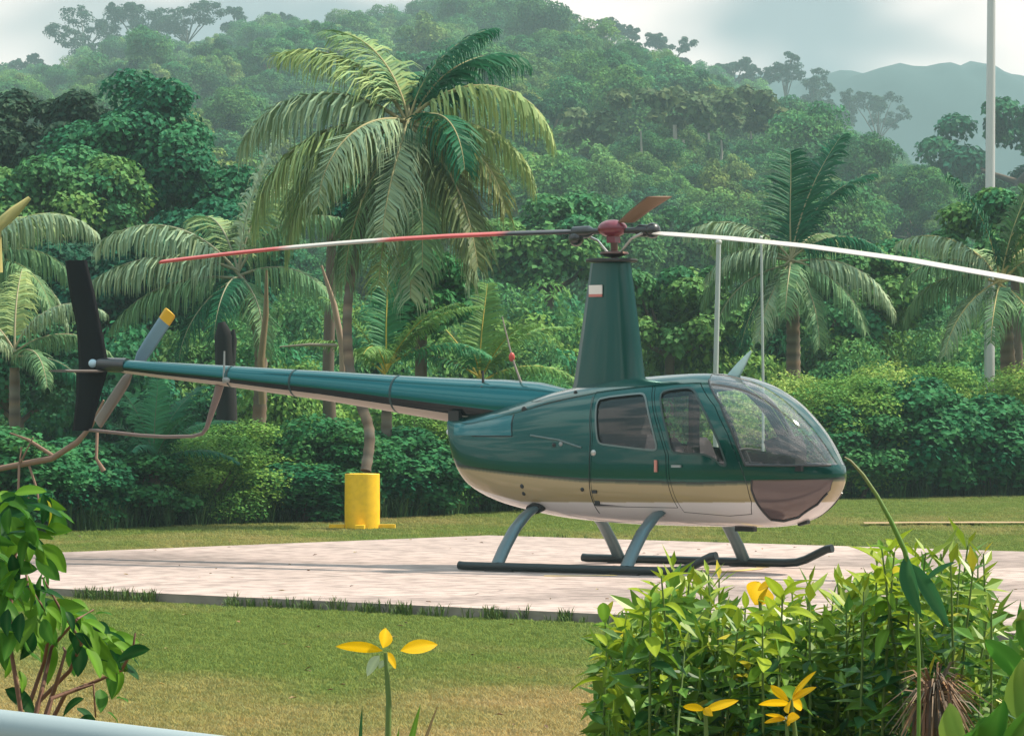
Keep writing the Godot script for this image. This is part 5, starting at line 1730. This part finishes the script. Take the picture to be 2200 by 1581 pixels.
	var fl := [
		["yellow flower with four spread petals standing alone over the lawn", 6.6, [828, 1402], [[822, 1398, 718, 1382, 0.011], [822, 1392, 832, 1346, 0.013], [826, 1402, 856, 1436, 0.010], [860, 1398, 945, 1380, 0.013]], [832, 1660]],
		["yellow star shaped flower with many petals low in the right bush", 8.0, [1700, 1502], [[1695, 1505, 1650, 1468, 0.009], [1702, 1500, 1750, 1436, 0.008], [1700, 1505, 1752, 1472, 0.009], [1700, 1512, 1630, 1508, 0.010], [1700, 1508, 1728, 1520, 0.014], [1704, 1500, 1722, 1455, 0.007], [1698, 1505, 1690, 1530, 0.012]], [1712, 1700]],
		["wide two winged yellow flower at the bottom left of the right bush", 8.0, [1515, 1522], [[1515, 1525, 1462, 1513, 0.009], [1512, 1527, 1590, 1500, 0.010], [1512, 1522, 1530, 1536, 0.009]], [1512, 1700]],
		["small yellow flower just below the star shaped one", 8.0, [1690, 1545], [[1690, 1545, 1640, 1528, 0.006], [1690, 1548, 1715, 1538, 0.013], [1690, 1545, 1635, 1548, 0.007], [1690, 1545, 1690, 1562, 0.011]], [1688, 1700]],
		["curled yellow bud on top of the right bush against the concrete", 8.9, [1632, 1285], [[1622, 1300, 1636, 1246, 0.036], [1628, 1268, 1668, 1246, 0.014], [1640, 1296, 1650, 1250, 0.022]], [1636, 1420]]]
	for q in fl:
		var dd: float = q[1]
		var hc := spot(q[2][0], q[2][1], dd)
		var foot := spot(q[4][0], q[4][1], dd)
		var t := thing("yellow_flower", q[0], "flower", Vector3(foot.x, -0.07, -dd), "yellow flowers in the foreground")
		mb = MB.new()
		mb.tube([Vector3.ZERO, foot - t.position if foot.y > 0.1 else Vector3(0, 0.4, 0), foot.lerp(hc, 0.6) - t.position + Vector3(0.004, 0, 0), hc - t.position], [0.006, 0.0055, 0.005, 0.0035], 7)
		put("stem", mb.commit(stemm), t)
		for k in q[3].size():
			var p: Array = q[3][k]
			var a := spot(p[0], p[1], dd)
			var b := spot(p[2], p[3], dd + rng.randf_range(-0.05, 0.03))
			var L := (b - a).length()
			var lf := put("petal", leaf_mesh(1.0, p[4] / L * 1.0, 0.25, 0.35, petal if k % 3 != 2 else petal2, 0.9), t, a - t.position)
			lf.basis = aim(b - a, 1.0 + rng.randf_range(-0.3, 0.3)).scaled_local(Vector3.ONE * L)
		if dd < 7.0:
			var g := leaf_mat_of(0.45, 0.55, 0.38, 0.6)
			for s in [[815, 1408, 785, 1452, 0.010], [828, 1420, 812, 1436, 0.006]]:
				var a := spot(s[0], s[1], dd); var b := spot(s[2], s[3], dd)
				var lf := put("sepal", leaf_mesh(1.0, s[4] / (b - a).length(), 0.3, 0.4, g), t, a - t.position)
				lf.basis = aim(b - a, 1.1).scaled_local(Vector3.ONE * (b - a).length())
	# grass like blades round the lone flower
	var gb := thing("blade_plant", "few upright green blades at the bottom edge beside the lone flower", "plant", Vector3(spot(830, 0, 6.6).x, -0.07, -6.6))
	for s in [[775, 1700, 768, 1510, 0.005, 1], [862, 1700, 895, 1505, 0.008, 0], [880, 1700, 935, 1500, 0.004, 2], [845, 1700, 850, 1560, 0.006, 0]]:
		var a := spot(s[0], s[1], 6.6); var b := spot(s[2], s[3], 6.6)
		var lf := put("blade", leaf_mesh(1.0, s[4] / (b - a).length(), 0.3, 0.3, [mid, dark, leaf_mat_of(0.25, 0.17, 0.09)][s[5]], 0.6), gb, a - gb.position)
		lf.basis = aim(b - a, 1.2).scaled_local(Vector3.ONE * (b - a).length())
	mb = MB.new()
	for k in 4: mb.tube([Vector3(k * 0.006, 0, 0), spot(775 + k * 30, 1700, 6.6) - gb.position], [0.004, 0.004], 5)
	put("stems", mb.commit(stemm), gb)
	# left plant with rounded leaves on reddish twigs
	var lp := thing("twiggy_shrub", "shrub with glossy rounded leaves and reddish twigs at the lower left", "shrub", Vector3(spot(70, 0, 7.9).x, -0.07, -7.9))
	var o2 := lp.position
	var rd: Array = []
	for m in [leaf_mat_of(0.11, 0.26, 0.02), leaf_mat_of(0.05, 0.17, 0.02), leaf_mat_of(0.012, 0.075, 0.02, 0.3), leaf_mat_of(0.34, 0.36, 0.03)]:
		rd.push_back([leaf_mesh(1.0, 0.23, 0.7, 0.35, m, 0.85), leaf_mesh(1.0, 0.19, 1.1, 0.45, m, 0.85), leaf_mesh(1.0, 0.26, 0.3, 0.25, m, 0.8)])
	var twig := MB.new()
	var T := func(px, py, dd): return spot(px, py, dd) - o2
	var tw := [
		[[70, 1640], [60, 1520], [95, 1420], [110, 1330], [60, 1260], [40, 1150]], [[70, 1640], [80, 1510], [150, 1440], [175, 1380], [130, 1310], [90, 1240]], [[80, 1620], [110, 1500], [190, 1470], [260, 1440], [285, 1395], [290, 1360]],
		[[60, 1640], [40, 1500], [20, 1380], [25, 1260], [40, 1120], [60, 1070]], [[80, 1610], [140, 1490], [200, 1470], [205, 1540]], [[60, 1600], [90, 1480], [110, 1390], [165, 1330], [200, 1310]], [[40, 1640], [-20, 1500], [-30, 1350], [-20, 1200], [10, 1100]], [[75, 1600], [120, 1470], [140, 1400], [135, 1390]]]
	var lc := 0
	for q in tw:
		var pp: Array = []
		var rr: Array = []
		for k in q.size():
			pp.push_back(T.call(q[k][0], q[k][1], 7.9 + rng.randf_range(-0.12, 0.12)))
			rr.push_back(lerpf(0.0055, 0.002, float(k) / (q.size() - 1)))
		pp.push_front(Vector3(rng.randf_range(-0.05, 0.05), 0, 0)); rr.push_front(0.007)
		twig.tube(pp, rr, 6)
	put("twigs", twig.commit(mat(0.17, 0.085, 0.06, 0.8)), lp)
	# leaves: x, y, length in pixels, direction in degrees, tone
	var lv: Array = [[322, 1395, 85, 185, 2], [270, 1390, 70, 120, 2], [30, 1060, 75, 10, 0], [100, 1075, 60, 290, 3], [20, 1110, 90, 300, 0], [60, 1150, 80, 250, 0], [25, 1190, 70, 280, 2], [75, 1200, 75, 320, 1], [40, 1225, 60, 200, 0], [90, 1230, 70, 260, 1], [15, 1270, 80, 330, 0], [60, 1290, 80, 300, 0], [100, 1290, 60, 340, 1],
		[130, 1300, 85, 320, 0], [175, 1340, 90, 310, 0], [160, 1360, 60, 330, 2], [205, 1320, 45, 20, 1], [200, 1340, 55, 340, 2], [220, 1390, 90, 320, 0], [150, 1290, 50, 350, 0], [10, 1340, 70, 300, 0], [15, 1400, 60, 280, 0], [0, 1170, 80, 20, 0], [60, 1400, 40, 330, 1],
		[180, 1500, 60, 200, 2], [215, 1480, 60, 280, 1], [250, 1500, 40, 10, 1], [165, 1520, 60, 330, 2], [230, 1530, 40, 330, 1], [205, 1545, 45, 180, 2], [40, 1440, 55, 300, 0], [10, 1480, 90, 330, 2], [45, 1500, 60, 310, 1]]
	for k in 110:
		lv.push_back([rng.randf_range(-70, 100), rng.randf_range(1055, 1370), rng.randf_range(55, 105), rng.randf_range(200, 380), [0, 0, 1, 1, 2][rng.randi() % 5]])
	for k in 46:
		var u := rng.randf()
		lv.push_back([lerpf(90, 250, u) + rng.randf_range(-25, 25), lerpf(1290, 1420, u) + rng.randf_range(-30, 30), rng.randf_range(45, 90), rng.randf_range(250, 380), [0, 0, 1, 2][rng.randi() % 4]])
	for q in lv:
		var dd := 7.9 + rng.randf_range(-0.2, 0.2)
		var a := spot(q[0], q[1], dd)
		var L: float = q[2] * dd / F
		var an := deg_to_rad(q[3])
		var ax := Vector3(cos(an), sin(an), rng.randf_range(-0.4, 0.9)).normalized()
		var lf := put("leaf", rd[q[4]][rng.randi() % 3], lp, a - o2)
		lf.basis = aim(ax, rng.randf_range(-0.4, 1.5)).scaled_local(Vector3.ONE * L)
	# pale rail in the bottom left corner
	var ra := Vector3(spot(-60, 0, 7.1).x, 1.0, -7.1)
	var rb := Vector3(spot(700, 0, 6.25).x, 1.0, -6.25)
	var rl := thing("pale_rail", "pale grey rounded rail crossing the bottom left corner", "railing", Vector3(ra.x, -0.07, ra.z))
	mb = MB.new()
	mb.tube([ra - rl.position, rb - rl.position], [0.045, 0.045], 18)
	put("rail", mb.commit(mat(0.26, 0.33, 0.36, 0.5)), rl)
	for e in [ra, ra.lerp(rb, 0.5), rb]:
		mb = MB.new()
		mb.tube([Vector3(e.x, -0.07, e.z) - rl.position, e - Vector3(0, 0.04, 0) - rl.position], [0.03, 0.03], 12)
		put("post", mb.commit(mat(0.26, 0.33, 0.36, 0.5)), rl)
